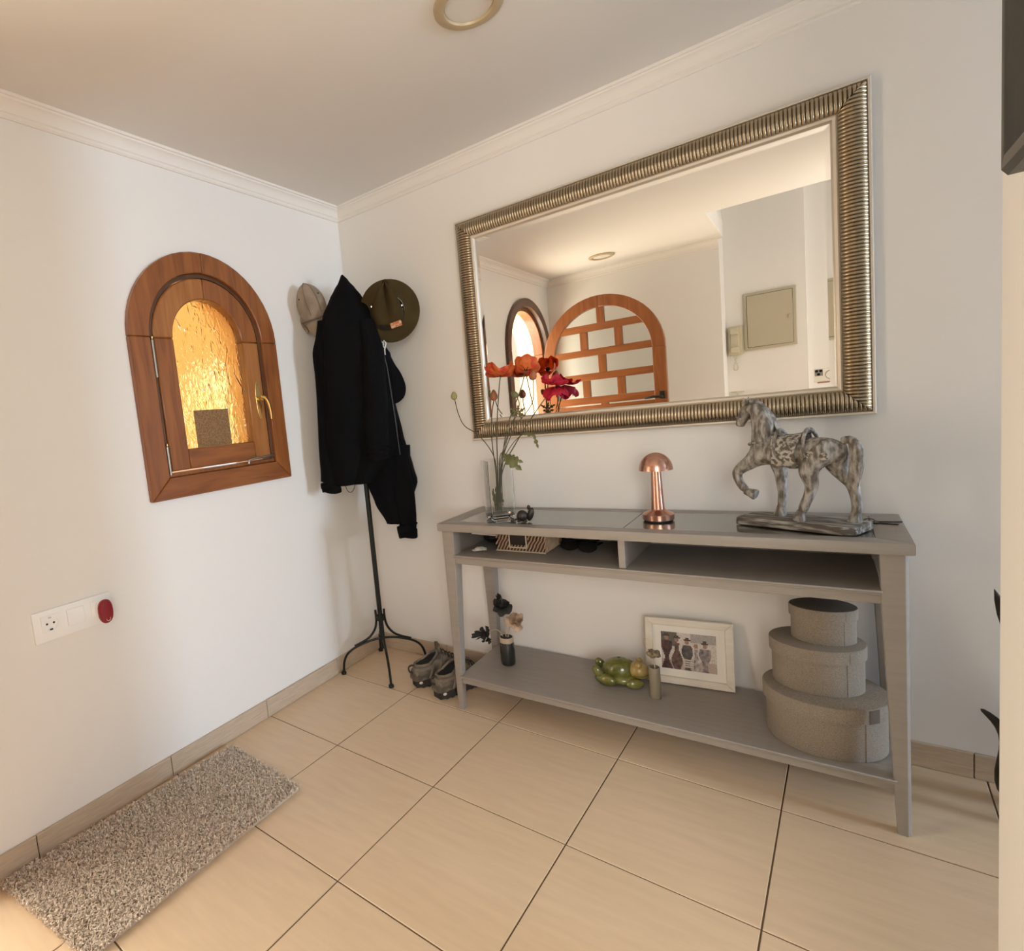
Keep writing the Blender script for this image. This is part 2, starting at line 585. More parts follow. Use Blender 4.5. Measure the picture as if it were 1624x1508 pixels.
def clip(poly, x0, x1, y0, y1):
    def cut(p, inside, inter):
        out = []
        for i in range(len(p)):
            a, b = p[i - 1], p[i]
            if inside(b):
                if not inside(a):
                    out.append(inter(a, b))
                out.append(b)
            elif inside(a):
                out.append(inter(a, b))
        return out

    def ix(x):
        return lambda a, b: Vector((x, lerp(a.y, b.y, (x - a.x) / (b.x - a.x))))

    def iy(y):
        return lambda a, b: Vector((lerp(a.x, b.x, (y - a.y) / (b.y - a.y)), y))
    for ins, it in ((lambda v: v.x >= x0, ix(x0)), (lambda v: v.x <= x1, ix(x1)), (lambda v: v.y >= y0, iy(y0)), (lambda v: v.y <= y1, iy(y1))):
        poly = cut(poly, ins, it)
        if not poly:
            return []
    return poly


G = 0.0019
u_ = (grid(1, 0) - grid(0, 0)).normalized()
v_ = (grid(0, 1) - grid(0, 0)).normalized()
for i in range(-2, 11):
    for j in range(-1, 9):
        p = [grid(i, j) + u_ * G + v_ * G, grid(i, j + 1) + u_ * G - v_ * G, grid(i + 1, j + 1) - u_ * G - v_ * G, grid(i + 1, j) - u_ * G + v_ * G]
        p = clip(p, 0.0, 4.4, -3.6, 0.0)
        if len(p) < 3:
            continue
        ar = 0.5 * abs(sum(p[k - 1].x * p[k].y - p[k].x * p[k - 1].y for k in range(len(p))))
        if ar < 1e-3:
            continue
        cx = sum((q for q in p), Vector((0, 0))) / len(p)
        dz = random.uniform(-0.0003, 0.0003)
        m = MB()
        ins = [q + (cx - q).normalized() * 0.0018 for q in p]
        m.loft([[(q.x, q.y, -0.004) for q in p], [(q.x, q.y, -0.0009 + dz) for q in p], [(q.x, q.y, 0.0 + dz) for q in ins]])
        build('tile', m, 'tile', fl, smooth=False)

# ------------------------------------------------------------------ skirting tiles
bl = struct(build('baseboard_left', MB().box(0.0, 0.006, -1.779, 0.0, 0.0, 0.070), 'grout', smooth=False))
js = [0.0, -0.356, -0.787, -1.219, -1.650, -1.779]
for a, b in zip(js[:-1], js[1:]):
    m = MB().box(0.0, 0.011, b + 0.0012, a - 0.0012, 0.0005, 0.0745)
    build('skirting_tile', m, 'skirting', bl, smooth=False, bev=0.0015)
bb = struct(build('baseboard_back', MB().box(0.011, 7.0, -0.006, 0.0, 0.0, 0.070), 'grout', smooth=False))
xs = [0.011] + [0.405 + 0.4313 * k for k in range(10)]
for a, b in zip(xs[:-1], xs[1:]):
    m = MB().box(a + 0.0012, min(b, 4.4) - 0.0012, -0.011, 0.0, 0.0005, 0.0745)
    build('skirting_tile', m, 'skirting', bb, smooth=False, bev=0.0015)

# ------------------------------------------------------------------ arched window in the left wall
win = frame_empty('window_1', (0.0, WY, 0.97))
win['label'] = 'small arched pine window with amber textured glass'


def arch_piece(r0, r1, x0, x1, a0, a1, n=12, cy=WY, zs=WZS):
    m = MB()
    rings = []
    for i in range(n + 1):
        a = lerp(a0, a1, i / n)
        c, s = -math.cos(a), math.sin(a)
        rings.append([(x0, cy + r0 * c, zs + r0 * s), (x1, cy + r0 * c, zs + r0 * s), (x1, cy + r1 * c, zs + r1 * s), (x0, cy + r1 * c, zs + r1 * s)])
    m.loft(rings)
    return m


FO, FI = 0.322, 0.246       # frame radii
g = 0.0006
for a0, a1, mt in ((0, PI * 0.5, 'pine'), (PI * 0.5, PI, 'pine')):
    build('frame_arch', arch_piece(FI, FO, -0.012, 0.022, a0 + g, a1 - g), mt, win, bev=0.003)
for s in (-1, 1):
    m = MB().prism([(s * FI, 1.046), (s * FO, 0.97), (s * FO, WZS - g), (s * FI, WZS - g)],
                   lambda y, z: (-0.012, WY + y, z), lambda y, z: (0.022, WY + y, z))
    build('frame_jamb', m, 'pine', win, bev=0.003)
m = MB().prism([(-FO + g, 0.97), (FO - g, 0.97), (FI - g, 1.046), (-FI + g, 1.046)], lambda y, z: (-0.012, WY + y, z), lambda y, z: (0.022, WY + y, z))
build('frame_rail', m, 'pine_cross', win, bev=0.003)
# rebate of the frame, a step deeper
RI = 0.232
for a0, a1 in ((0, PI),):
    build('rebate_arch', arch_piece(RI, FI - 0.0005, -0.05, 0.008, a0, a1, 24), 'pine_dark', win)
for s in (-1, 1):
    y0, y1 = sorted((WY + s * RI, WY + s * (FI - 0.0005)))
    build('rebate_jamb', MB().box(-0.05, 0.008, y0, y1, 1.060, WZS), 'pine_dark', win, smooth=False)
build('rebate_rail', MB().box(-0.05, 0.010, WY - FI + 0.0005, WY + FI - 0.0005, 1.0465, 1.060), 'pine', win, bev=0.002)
# sash
SO, SI = 0.229, 0.152
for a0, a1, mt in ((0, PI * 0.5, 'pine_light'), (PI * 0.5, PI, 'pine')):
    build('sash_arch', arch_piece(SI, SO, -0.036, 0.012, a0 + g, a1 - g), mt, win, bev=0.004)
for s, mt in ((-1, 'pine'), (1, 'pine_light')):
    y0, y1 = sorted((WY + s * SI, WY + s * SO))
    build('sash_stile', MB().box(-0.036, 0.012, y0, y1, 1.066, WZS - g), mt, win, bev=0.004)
build('sash_rail', MB().box(-0.036, 0.012, WY - SI + g, WY + SI - g, 1.066, 1.140), 'pine_cross', win, bev=0.004)
gp = [(SI * -1.02, 1.135), (SI * 1.02, 1.135)] + [(-y + 2 * WY - WY, z) for y, z in []]
gl = [(-SI * 1.02, 1.135)] + [(-SI * 1.02 * math.cos(PI * i / 24), WZS + SI * 1.02 * math.sin(PI * i / 24)) for i in range(25)] + [(SI * 1.02, 1.135)]
m = MB().prism(gl, lambda y, z: (-0.018, WY + y, z), lambda y, z: (-0.013, WY + y, z))
build('pane', m, 'amber_glass', win, smooth=False)
# hinges, handle, stay
for z0, z1 in ((1.40, 1.53), (1.055, 1.155)):
    hg = build('hinge', MB().tube([(0.016, WY - 0.2385, z0), (0.016, WY - 0.2385, z1)], 0.0052, 10), 'hinge_steel', win)
    build('hinge_pin', MB().lathe([(0.001, 0), (0.004, 0.003), (0.0045, 0.010), (0.001, 0.013)], 8, (0.018, WY - 0.2385, z1 + 0.0005)), 'brass', hg)
hy = WY + 0.196
hp = MB()
hp.prism([(0.0135 * math.cos(2 * PI * k / 20), 0.078 * (1 if math.sin(2 * PI * k / 20) > 0 else 1) * math.sin(2 * PI * k / 20)) for k in range(20)],
         lambda y, z: (0.0121, hy + y, 1.305 + z), lambda y, z: (0.017, hy + y, 1.305 + z))
hd = build('handle_plate', hp, 'brass', win, bev=0.001)
m = MB()
m.tube([(0.016, hy, 1.31), (0.040, hy, 1.31)], 0.008, 10)
m.tube(bez((0.040, hy - 0.004, 1.318), (0.048, hy + 0.018, 1.318), (0.048, hy + 0.030, 1.29), (0.042, hy + 0.034, 1.225), 8), [0.006, 0.007, 0.0075, 0.0075, 0.0075, 0.0075, 0.007, 0.0065, 0.005], 8)
build('handle_lever', m, 'brass', hd)
m = MB()
m.tube([(0.016, WY + 0.245, 1.075), (0.018, WY + 0.13, 1.070), (0.020, WY + 0.105, 1.066), (0.020, WY + 0.102, 1.054)], [0.004, 0.0045, 0.0045, 0.004], 8)
build('casement_stay', m, 'steel', win)
# card propped behind the pane on the outer sill
m = MB().box(-0.0125, -0.0095, -0.928, -0.775, 1.1405, 1.280)
tag(build('cardboard_sheet', m, 'cardboard', smooth=False), 'brown cardboard square standing at the bottom of the amber window glass', 'cardboard')

# ------------------------------------------------------------------ arched front door: lining on the wall, leaf standing open
dw = frame_empty('door_1', (0.0, DY, 0.0))
dw['label'] = 'dark wooden arched door lining in the left wall'
build('lining_arch', arch_piece(DR - 0.012, 0.425, -0.02, 0.024, 0, PI, 28, DY, DZS), 'pine_dark', dw, bev=0.003)
for s in (-1, 1):
    y0, y1 = sorted((DY + s * (DR - 0.012), DY + s * 0.425))
    build('lining_jamb', MB().box(-0.02, 0.024, y0, y1, 0.0, DZS - g), 'pine_dark', dw, bev=0.003)
build('stop_arch', arch_piece(DR - 0.04, DR - 0.0125, -0.10, -0.02, 0, PI, 28, DY, DZS), 'pine', dw, bev=0.003)
for s in (-1, 1):
    y0, y1 = sorted((DY + s * (DR - 0.04), DY + s * (DR - 0.0125)))
    build('stop_jamb', MB().box(-0.10, -0.02, y0, y1, 0.0, DZS - g), 'pine', dw, bev=0.003)

LX, LR, LRI, LZ, LY0, LY1 = 0.4925, 0.4525, 0.3655, 1.500, -2.455, -2.412
leaf = frame_empty('door_2', (LX, -2.43, 0.0))
leaf['label'] = 'open arched pine door leaf with brick-pattern glazing bars'


def leaf_arch(r0, r1, y0, y1, a0, a1, n):
    m = MB()
    rings = []
    for i in range(n + 1):
        a = lerp(a0, a1, i / n)
        c, s = -math.cos(a), math.sin(a)
        rings.append([(LX + r0 * c, y0, LZ + r0 * s), (LX + r0 * c, y1, LZ + r0 * s), (LX + r1 * c, y1, LZ + r1 * s), (LX + r1 * c, y0, LZ + r1 * s)])
    m.loft(rings)
    return m


for a0, a1 in ((0, PI * 0.5), (PI * 0.5, PI)):
    build('leaf_arch', leaf_arch(LRI, LR, LY0, LY1, a0 + g, a1 - g, 14), 'door_pine', leaf, bev=0.003)
for s in (-1, 1):
    x0, x1 = sorted((LX + s * LRI, LX + s * LR))
    build('leaf_stile', MB().box(x0, x1, LY0, LY1, 0.012, LZ - g), 'door_pine', leaf, bev=0.003)
rails = [(1.690, 1.745), (1.500, 1.553), (1.312, 1.366), (1.125, 1.180), (0.935, 0.990), (0.745, 0.800)]
yb0, yb1 = LY0 + 0.006, LY1 - 0.004


def half_w(z):
    return LRI if z < LZ else math.sqrt(max(0.0, LRI ** 2 - (z - LZ) ** 2))


for z0, z1 in rails:
    w0, w1 = half_w(z0) + 0.001, half_w(z1) + 0.001
    m = MB().prism([(-w0, z0), (w0, z0), (w1, z1), (-w1, z1)], lambda x, z: (LX + x, yb0, z), lambda x, z: (LX + x, yb1, z))
    build('glazing_rail', m, 'door_pine_cross', leaf, bev=0.002)
rows = [((1.745, None), (0.503,)), ((1.553, 1.690), (0.367, 0.627)), ((1.366, 1.500), (0.497,)), ((1.180, 1.312), (0.366, 0.628)),
        ((0.990, 1.125), (0.497,)), ((0.800, 0.935), (0.366, 0.628))]
for (z0, z1), mx in rows:
    for x in mx:
        zt = z1 if z1 else LZ + math.sqrt(LRI ** 2 - (x - LX) ** 2)
        build('glazing_bar', MB().box(x - 0.028, x + 0.028, yb0, yb1, z0 + g, zt - g), 'door_pine', leaf, bev=0.002)
    edges = [None] + list(mx) + [None]
    for k in range(len(edges) - 1):
        xa = edges[k] + 0.028 if edges[k] else None
        xb = edges[k + 1] - 0.028 if edges[k + 1] else None
        # pane polygon bounded by the arch where needed
        zt = z1 if z1 else LZ + LRI - 0.001
        pts_l, pts_r = [], []
        N = 8
        for q in range(N + 1):
            z = lerp(z0, zt, q / N)
            w = half_w(z)
            lx = max(LX - w, xa) if xa else LX - w
            rx = min(LX + w, xb) if xb else LX + w
            if rx - lx > 0.002:
                pts_l.append((lx, z))
                pts_r.append((rx, z))
        poly = pts_r + list(reversed(pts_l))
        m = MB().prism([(x, z) for x, z in poly], lambda x, z: (x, -2.435, z), lambda x, z: (x, -2.431, z))
        build('pane', m, 'door_glass', leaf, smooth=False)
# boarded lower half
nb = 5
for k in range(nb):
    x0 = LX - LRI + 2 * LRI * k / nb
    build('door_board', MB().box(x0 + 0.001, x0 + 2 * LRI / nb - 0.001, LY0 + 0.008, LY1 - 0.008, 0.16, 0.744), 'door_pine', leaf, bev=0.003)
build('bottom_rail', MB().box(LX - LRI, LX + LRI, LY0, LY1, 0.012, 0.159), 'door_pine_cross', leaf, bev=0.003)
hm = MB().box(0.893, 0.927, LY1 - 0.0005, LY1 + 0.006, 1.03, 1.17)
hm.tube([(0.91, LY1 + 0.004, 1.13), (0.91, LY1 + 0.05, 1.13)], 0.009, 10)
hm.tube([(0.915, LY1 + 0.05, 1.13), (0.86, LY1 + 0.052, 1.135), (0.80, LY1 + 0.05, 1.128)], [0.009, 0.010, 0.007], 10)
build('door_handle', hm, 'dark_metal', leaf, bev=0.001)

# ------------------------------------------------------------------ porch outside
struct(build('ground', MB().box(-9, -WT, -12, 6, -0.12, -0.02), 'terracotta', smooth=False))
struct(build('door_sill', MB().box(-WT, 0.0, DY - DR, DY + DR, -0.05, -0.001), 'terracotta', smooth=False))
pw = [(-9.0, -0.1), (-9.0, 2.7), (1.6, 2.7), (1.6, -0.1)]


def porch_arch(name, x0, x1, outer, holes):
    return struct(wall_with_hole(name, outer, holes, x0, x1, 'peach_render'))


h0 = [(-6.02, 0.3)] + arch_pts(-5.74, 0.28, 1.55, 16) + [(-5.46, 0.3)]
h1 = [(-4.05, 0.9)] + arch_pts(-3.6, 0.45, 1.7, 16) + [(-3.15, 0.9)]
h2 = [(-1.85, 0.9)] + arch_pts(-1.4, 0.45, 1.7, 16) + [(-0.95, 0.9)]
h3 = [(0.09, 0.95)] + arch_pts(0.42, 0.33, 1.42, 16) + [(0.75, 0.95)]
porch_arch('wall_porch', -1.75, -1.55, pw, [h0, h1, h2, h3])
struct(build('wall_porch_end', MB().box(-1.75, -WT, 1.2, 1.4, -0.1, 2.7), 'peach_render', smooth=False))
struct(build('wall_garden', MB().box(-6.2, -6.0, -12, 6, -0.1, 1.3), 'garden_white', smooth=False))
struct(build('wall_garden_end', MB().box(-6.0, -0.3, -9.6, -9.4, -0.1, 2.2), 'garden_white', smooth=False))

# ================================================================== MIRROR
MX0, MX1, MZ0, MZ1 = 0.6475, 1.9395, 1.043, 1.948
mir = thing('wall_mirror', 'large wide mirror in a ribbed champagne frame above the grey console table', 'mirror', ((MX0 + MX1) / 2, -0.001, MZ0))
build('back_board', MB().box(MX0 + 0.004, MX1 - 0.004, -0.010, -0.001, MZ0 + 0.004, MZ1 - 0.004), 'mirror_back', mir, smooth=False)
FW = 0.088
OL, IL = 0.010, 0.074     # ribbed band between these distances from the outer edge


def side_pt(side, s, v, h):
    """s along the side, v inwards from the outer edge, h out of the wall"""
    if side == 'bottom':
        return (MX0 + s, -h, MZ0 + v)
    if side == 'top':
        return (MX0 + s, -h, MZ1 - v)
    if side == 'left':
        return (MX0 + v, -h, MZ0 + s)
    return (MX1 - v, -h, MZ0 + s)


def rib_side(side, L):
    pitch = 0.0100
    n = int(round(L / pitch))
    pitch = L / n
    SUB = 6
    NV = 9
    m = MB()
    rows = []
    for q in range(NV + 1):
        v = lerp(OL, IL, q / NV)
        hb = 0.016 + 0.020 * math.sin(PI * (0.10 + 0.78 * (1 - q / NV))) ** 0.8
        row = []
        for k in range(n * SUB + 1):
            s = k * pitch / SUB
            sc = min(max(s, v), L - v)
            ph = (s / pitch) % 1.0
            rib = 0.0054 * math.sqrt(max(0.0, 1 - (2 * ph - 1) ** 2))
            endf = min(1.0, min(q, NV - q) / 1.0 + 0.15)
            row.append(m.bm.verts.new(side_pt(side, sc, v, hb + rib * endf)))
        rows.append(row)
    for a, b in zip(rows[:-1], rows[1:]):
        for k in range(len(a) - 1):
            p = [a[k], a[k + 1], b[k + 1], b[k]]
            if (p[0].co - p[1].co).length + (p[2].co - p[3].co).length > 1e-6:
                m.face(p)
    bmesh.ops.remove_doubles(m.bm, verts=m.bm.verts, dist=1e-6)
    return m


def lip_side(side, L, prof):
    m = MB()
    m.loft([[side_pt(side, v, v, h) for v, h in prof], [side_pt(side, L - v, v, h) for v, h in prof]])
    return m


for side, L in (('bottom', MX1 - MX0), ('top', MX1 - MX0), ('left', MZ1 - MZ0), ('right', MZ1 - MZ0)):
    build('ribbed_moulding', rib_side(side, L), 'champagne', mir, angle=50)
    build('outer_bead', lip_side(side, L, [(0.0, 0.001), (0.0, 0.022), (0.003, 0.0265), (0.008, 0.0265), (0.0105, 0.022), (0.0105, 0.001)]), 'champagne_pale', mir)
    build('inner_bead', lip_side(side, L, [(0.072, 0.008), (0.072, 0.026), (0.076, 0.029), (0.083, 0.027), (FW, 0.0185), (FW, 0.0135)]), 'champagne_pale', mir)
gx0, gx1, gz0, gz1 = MX0 + FW - 0.002, MX1 - FW + 0.002, MZ0 + FW - 0.002, MZ1 - FW + 0.002
bw = 0.015
rise = bw * math.tan(math.radians(2.7))
m = MB()
o_ = [(gx0, -0.0165 - rise, gz0), (gx1, -0.0165 - rise, gz0), (gx1, -0.0165 - rise, gz1), (gx0, -0.0165 - rise, gz1)]
i_ = [(gx0 + bw, -0.0165, gz0 + bw), (gx1 - bw, -0.0165, gz0 + bw), (gx1 - bw, -0.0165, gz1 - bw), (gx0 + bw, -0.0165, gz1 - bw)]
ov = [m.bm.verts.new(p) for p in o_]
iv = [m.bm.verts.new(p) for p in i_]
m.face(iv)
for k in range(4):
    m.face([ov[k], ov[(k + 1) % 4], iv[(k + 1) % 4], iv[k]])
build('bevelled_glass', m, 'mirror_glass', mir, smooth=False)

# ================================================================== CONSOLE TABLE
TX0, TX1, TY0, TY1, TZ = 0.655, 1.983, -0.374, -0.012, 0.755
tab = thing('console_table', 'long grey painted console table with glass top and lower shelf', 'table', ((TX0 + TX1) / 2, (TY0 + TY1) / 2, 0))


def top_rail(p, name='top_rail'):
    # p: outer quad corners in plan of one mitred rail
    m = MB()
    m.prism(p, lambda x, y: (x, y, 0.724), lambda x, y: (x, y, TZ))
    return build(name, m, 'grey_paint', tab, bev=0.0045, seg=2)


RX, RYF, RYB = 0.068, 0.052, 0.046
ix0, ix1, iy0, iy1 = TX0 + RX, TX1 - RX, TY0 + RYF, TY1 - RYB
top_rail([(TX0, TY0), (TX1, TY0), (ix1, iy0), (ix0, iy0)])
top_rail([(TX1, TY1), (TX0, TY1), (ix0, iy1), (ix1, iy1)])
top_rail([(TX0, TY1), (TX0, TY0), (ix0, iy0), (ix0, iy1)])
top_rail([(TX1, TY0), (TX1, TY1), (ix1, iy1), (ix1, iy0)])
xm = 1.322
build('top_crossbar', MB().box(xm - 0.022, xm + 0.022, iy0, iy1, 0.724, 0.7465), 'grey_paint', tab, smooth=False)
for xa, xb in ((ix0, xm), (xm, ix1)):
    build('glass_panel', MB().box(xa + 0.001, xb - 0.001, iy0 + 0.001, iy1 - 0.001, 0.7475, 0.7535), 'table_glass', tab, smooth=False)
    build('glass_bed', MB().box(xa - 0.002, xb + 0.002, iy0 - 0.002, iy1 + 0.002, 0.7385, 0.7455), 'grey_paint', tab, smooth=False)


def leg(xo, sx, yo, sy):
    """outer faces at xo, yo; tapers on the inner faces"""
    m = MB()
    prof = [(0.0, 0.026), (0.60, 0.050), (0.7235, 0.052)]
    rings = []
    for z, w in prof:
        c = 0.006
        x1, y1 = xo + sx * w, yo + sy * w
        ring = [(xo + sx * c, yo, z), (x1, yo, z), (x1, y1, z), (xo, y1, z), (xo, yo + sy * c, z), (xo + sx * c * 0.55, yo + sy * c * 0.55, z)]
        rings.append(ring)
    m.loft(rings)
    return build('leg', m, 'grey_paint', tab, bev=0.0012, angle=20)


LO = 0.011
leg(TX0 + LO, 1, TY0 + LO, 1)
leg(TX1 - LO, -1, TY0 + LO, 1)
leg(TX0 + LO, 1, TY1 - 0.004, -1)
leg(TX1 - LO, -1, TY1 - 0.004, -1)


def shelf_board(name, z0, z1, x0, x1, y0, y1, lip):
    m = MB()
    # moulded front edge: two small steps under the top face
    prof = [(y1, z0), (y0 + 0.010, z0), (y0 + 0.010, z1 - lip), (y0 + 0.004, z1 - lip), (y0 + 0.004, z1 - lip * 0.55), (y0, z1 - lip * 0.5), (y0, z1), (y1, z1)]
    m.prism(prof, lambda y, z: (x0, y, z), lambda y, z: (x1, y, z))
    return build(name, m, 'grey_paint', tab, bev=0.0012)


shelf_board('upper_shelf', 0.596, 0.632, TX0 + LO + 0.047, TX1 - LO - 0.047, TY0 + 0.006, TY1 - 0.006, 0.012)
shelf_board('lower_shelf', 0.112, 0.145, TX0 + LO + 0.026, TX1 - LO - 0.026, TY0 + 0.006, TY1 - 0.006, 0.012)
for s in (0, 1):
    x0 = TX0 + LO + 0.006 if s == 0 else TX1 - LO - 0.020
    build('side_panel', MB().box(x0, x0 + 0.014, TY0 + 0.06, TY1 - 0.06, 0.598, 0.7235), 'grey_paint', tab, smooth=False)
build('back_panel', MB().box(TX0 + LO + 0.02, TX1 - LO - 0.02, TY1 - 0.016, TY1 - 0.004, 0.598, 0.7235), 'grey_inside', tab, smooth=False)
build('divider', MB().box(1.312, 1.332, TY0 + 0.018, TY1 - 0.018, 0.6325, 0.7235), 'grey_paint', tab, smooth=False, bev=0.001)

# ================================================================== RUG BY THE LEFT WALL
rug = thing('doormat', 'shaggy taupe doormat lying along the left wall skirting', 'rug', (0.24, -1.38, 0))
RUG = [Vector((0.030, -1.752)), Vector((0.475, -1.712)), Vector((0.462, -1.040)), Vector((0.060, -1.008))]


def rug_uv(a, b):
    lo_ = RUG[0].lerp(RUG[1], a)
    hi_ = RUG[3].lerp(RUG[2], a)
    return lo_.lerp(hi_, b)


m = MB()
edge = []
for k in range(16):
    edge.append(rug_uv(k / 16, 0))
for k in range(24):
    edge.append(rug_uv(1, k / 24))
for k in range(16):
    edge.append(rug_uv(1 - k / 16, 1))
for k in range(24):
    edge.append(rug_uv(0, 1 - k / 24))
m.loft([[(q.x, q.y, 0.0008) for q in edge], [(q.x, q.y, 0.009) for q in edge]])
build('backing', m, 'rug_base', rug, smooth=False)
verts, faces = [], []
rnd = random.Random(3)
NT = 26000
for k in range(NT):
    a, b = rnd.random(), rnd.random()
    q = rug_uv(a * 1.02 - 0.01, b * 1.02 - 0.01)
    th = rnd.uniform(0, 2 * PI)
    ln = rnd.uniform(0.009, 0.017)
    hw = rnd.uniform(0.0011, 0.0019)
    lean = rnd.uniform(0.2, 1.0)
    if a < 0.03 or a > 0.97 or b < 0.02 or b > 0.98:
        lean *= 1.1
    c, s = math.cos(th), math.sin(th)
    b0 = Vector((q.x, q.y, 0.0085))
    mid = b0 + Vector((c * ln * 0.35 * lean, s * ln * 0.35 * lean, ln * 0.6))
    tip = b0 + Vector((c * ln * lean, s * ln * lean, ln * (0.95 - 0.45 * lean)))
    side = Vector((-s, c, 0)) * hw
    i0 = len(verts)
    verts += [b0 - side, b0 + side, mid + side * 0.9, mid - side * 0.9, tip + side * 0.4, tip - side * 0.4]
    faces += [(i0, i0 + 1, i0 + 2, i0 + 3), (i0 + 3, i0 + 2, i0 + 4, i0 + 5)]
me = bpy.data.meshes.new('pile')
off = Vector(rug.location)
me.from_pydata([tuple(v - off) for v in verts], [], faces)
me.materials.append(MATS['rug_pile'])
for p in me.polygons:
    p.use_smooth = True
po = bpy.data.objects.new('pile', me)
po.parent = rug
po['kind'] = 'stuff'
COL.objects.link(po)

# ================================================================== SOCKET PLATE AND PLUGGED-IN DEVICE
sp = thing('switch_plate', 'white triple wall plate with a socket and a light switch', 'socket', (0.0, -1.453, 0.665))
PY0, PY1, PZ0, PZ1 = -1.568, -1.338, 0.620, 0.713
build('plate', MB().box(0.0002, 0.009, PY0, PY1, PZ0, PZ1), 'white_plastic', sp, bev=0.002, seg=2)
m = MB()
ins = (-1.547, -1.497)
ccy, ccz = -1.522, 0.672
sq = [(ins[0], 0.647), (ins[1], 0.647), (ins[1], 0.697), (ins[0], 0.697)]
# square insert with a round well
ring_o = []
for k in range(32):
    a = 2 * PI * k / 32
    c, s = math.cos(a), math.sin(a)
    f = 0.025 / max(abs(c), abs(s))
    ring_o.append((ccy + c * f, ccz + s * f))
ring_i = [(ccy + 0.0205 * math.cos(2 * PI * k / 32), ccz + 0.0205 * math.sin(2 * PI * k / 32)) for k in range(32)]
m.loft([[(0.009, y, z) for y, z in ring_o], [(0.0125, y, z) for y, z in ring_o], [(0.0128, y, z) for y, z in ring_i], [(0.0095, y, z) for y, z in ring_i]])
so = build('socket_insert', m, 'white_plastic', sp)
for dy in (-0.0095, 0.0095):
    build('pin_hole', MB().lathe([(0.0032, 0), (0.0032, 0.0006)], 10, (0.0096, ccy + dy, ccz), rot=Matrix.Rotation(PI / 2, 3, 'Y')), 'socket_dark', so)
for s in (-1, 1):
    build('earth_clip', MB().box(0.0096, 0.0122, ccy - 0.004, ccy + 0.004, ccz + s * 0.019 - 0.003, ccz + s * 0.019 + 0.003), 'socket_dark' if s < 0 else 'steel', so, smooth=False)
m = MB().prism([(0.0, 0.646), (0.006, 0.646), (0.0085, 0.671), (0.0045, 0.696), (0.0, 0.696)], lambda x, z: (0.009 + x, -1.475, z), lambda x, z: (0.009 + x, -1.425, z))
build('switch_rocker', m, 'white_plastic', sp, bev=0.001)
build('socket_insert', MB().box(0.009, 0.0125, -1.404, -1.354, 0.647, 0.697), 'white_plastic', sp, bev=0.0015)
pd = thing('plug_in_device', 'dark red and white plug-in device in the right socket of the wall plate', 'plug', (0.0127, -1.379, 0.668))
oval = [(0.0235 * math.cos(2 * PI * k / 28) * (1.0 + 0.10 * math.cos(4 * PI * k / 28 + PI)), 0.036 * math.sin(2 * PI * k / 28)) for k in range(28)]
m = MB()
m.loft([[(0.0127, -1.379 + y * 0.66, 0.668 + z * 0.62) for y, z in oval], [(0.030, -1.379 + y * 0.80, 0.668 + z * 0.82) for y, z in oval],
        [(0.050, -1.379 + y * 1.0, 0.667 + z * 1.0) for y, z in oval]])
build('body', m, 'white_plastic', pd)
m = MB()
m.loft([[(0.0502, -1.379 + y * 1.04, 0.667 + z * 1.04) for y, z in oval], [(0.058, -1.379 + y * 1.06, 0.667 + z * 1.06) for y, z in oval],
        [(0.063, -1.379 + y * 0.90, 0.667 + z * 0.92) for y, z in oval], [(0.064, -1.379 + y * 0.5, 0.667 + z * 0.5) for y, z in oval]])
rc_ = build('red_cover', m, 'red_plastic', pd)
rc_['label'] = 'dark red rounded cover'
ringv = [(0.0625, -1.377 + 0.0065 * math.cos(2 * PI * k / 20), 0.645 + 0.0082 * math.sin(2 * PI * k / 20)) for k in range(21)]
build('vent_ring', MB().tube(ringv, 0.0013, 6), 'ivory_plastic', pd)
build('vent_hole', MB().ell((0.0622, -1.377, 0.6455), (0.0015, 0.0050, 0.0066), None, 12, 6), 'socket_dark', pd)

# ================================================================== COAT RACK WITH HATS, COATS, SHOES
RC = Vector((0.176, -0.204, 0.0))
RT = Vector((0.76, 0.65, 0)).normalized()
TCV = Vector((0.65, -0.76, 0)).normalized()


def gp_(u, w, z):
    p = RC + RT * u + TCV * w
    return Vector((p.x, p.y, z))


rack = thing('coat_rack', 'slim black iron coat stand with four curved legs in the room corner', 'coat rack', RC)
build('pole', MB().tube([(RC.x, RC.y, 0.10), (RC.x, RC.y, 1.72)], 0.0115, 14), 'iron', rack)
build('collar', MB().lathe([(0.0118, 0.235), (0.019, 0.237), (0.019, 0.262), (0.0118, 0.264)], 16, (RC.x, RC.y, 0)), 'iron', rack)


def catmull(path, n=4):
    path = [Vector(p) for p in path]
    out = []
    for i in range(len(path) - 1):
        p0, p1, p2, p3 = path[max(i - 1, 0)], path[i], path[i + 1], path[min(i + 2, len(path) - 1)]
        for k in range(n):
            t = k / n
            out.append(0.5 * ((2 * p1) + (p2 - p0) * t + (2 * p0 - 5 * p1 + 4 * p2 - p3) * t * t + (3 * p1 - p0 - 3 * p2 + p3) * t ** 3))
    out.append(path[-1])
    return out


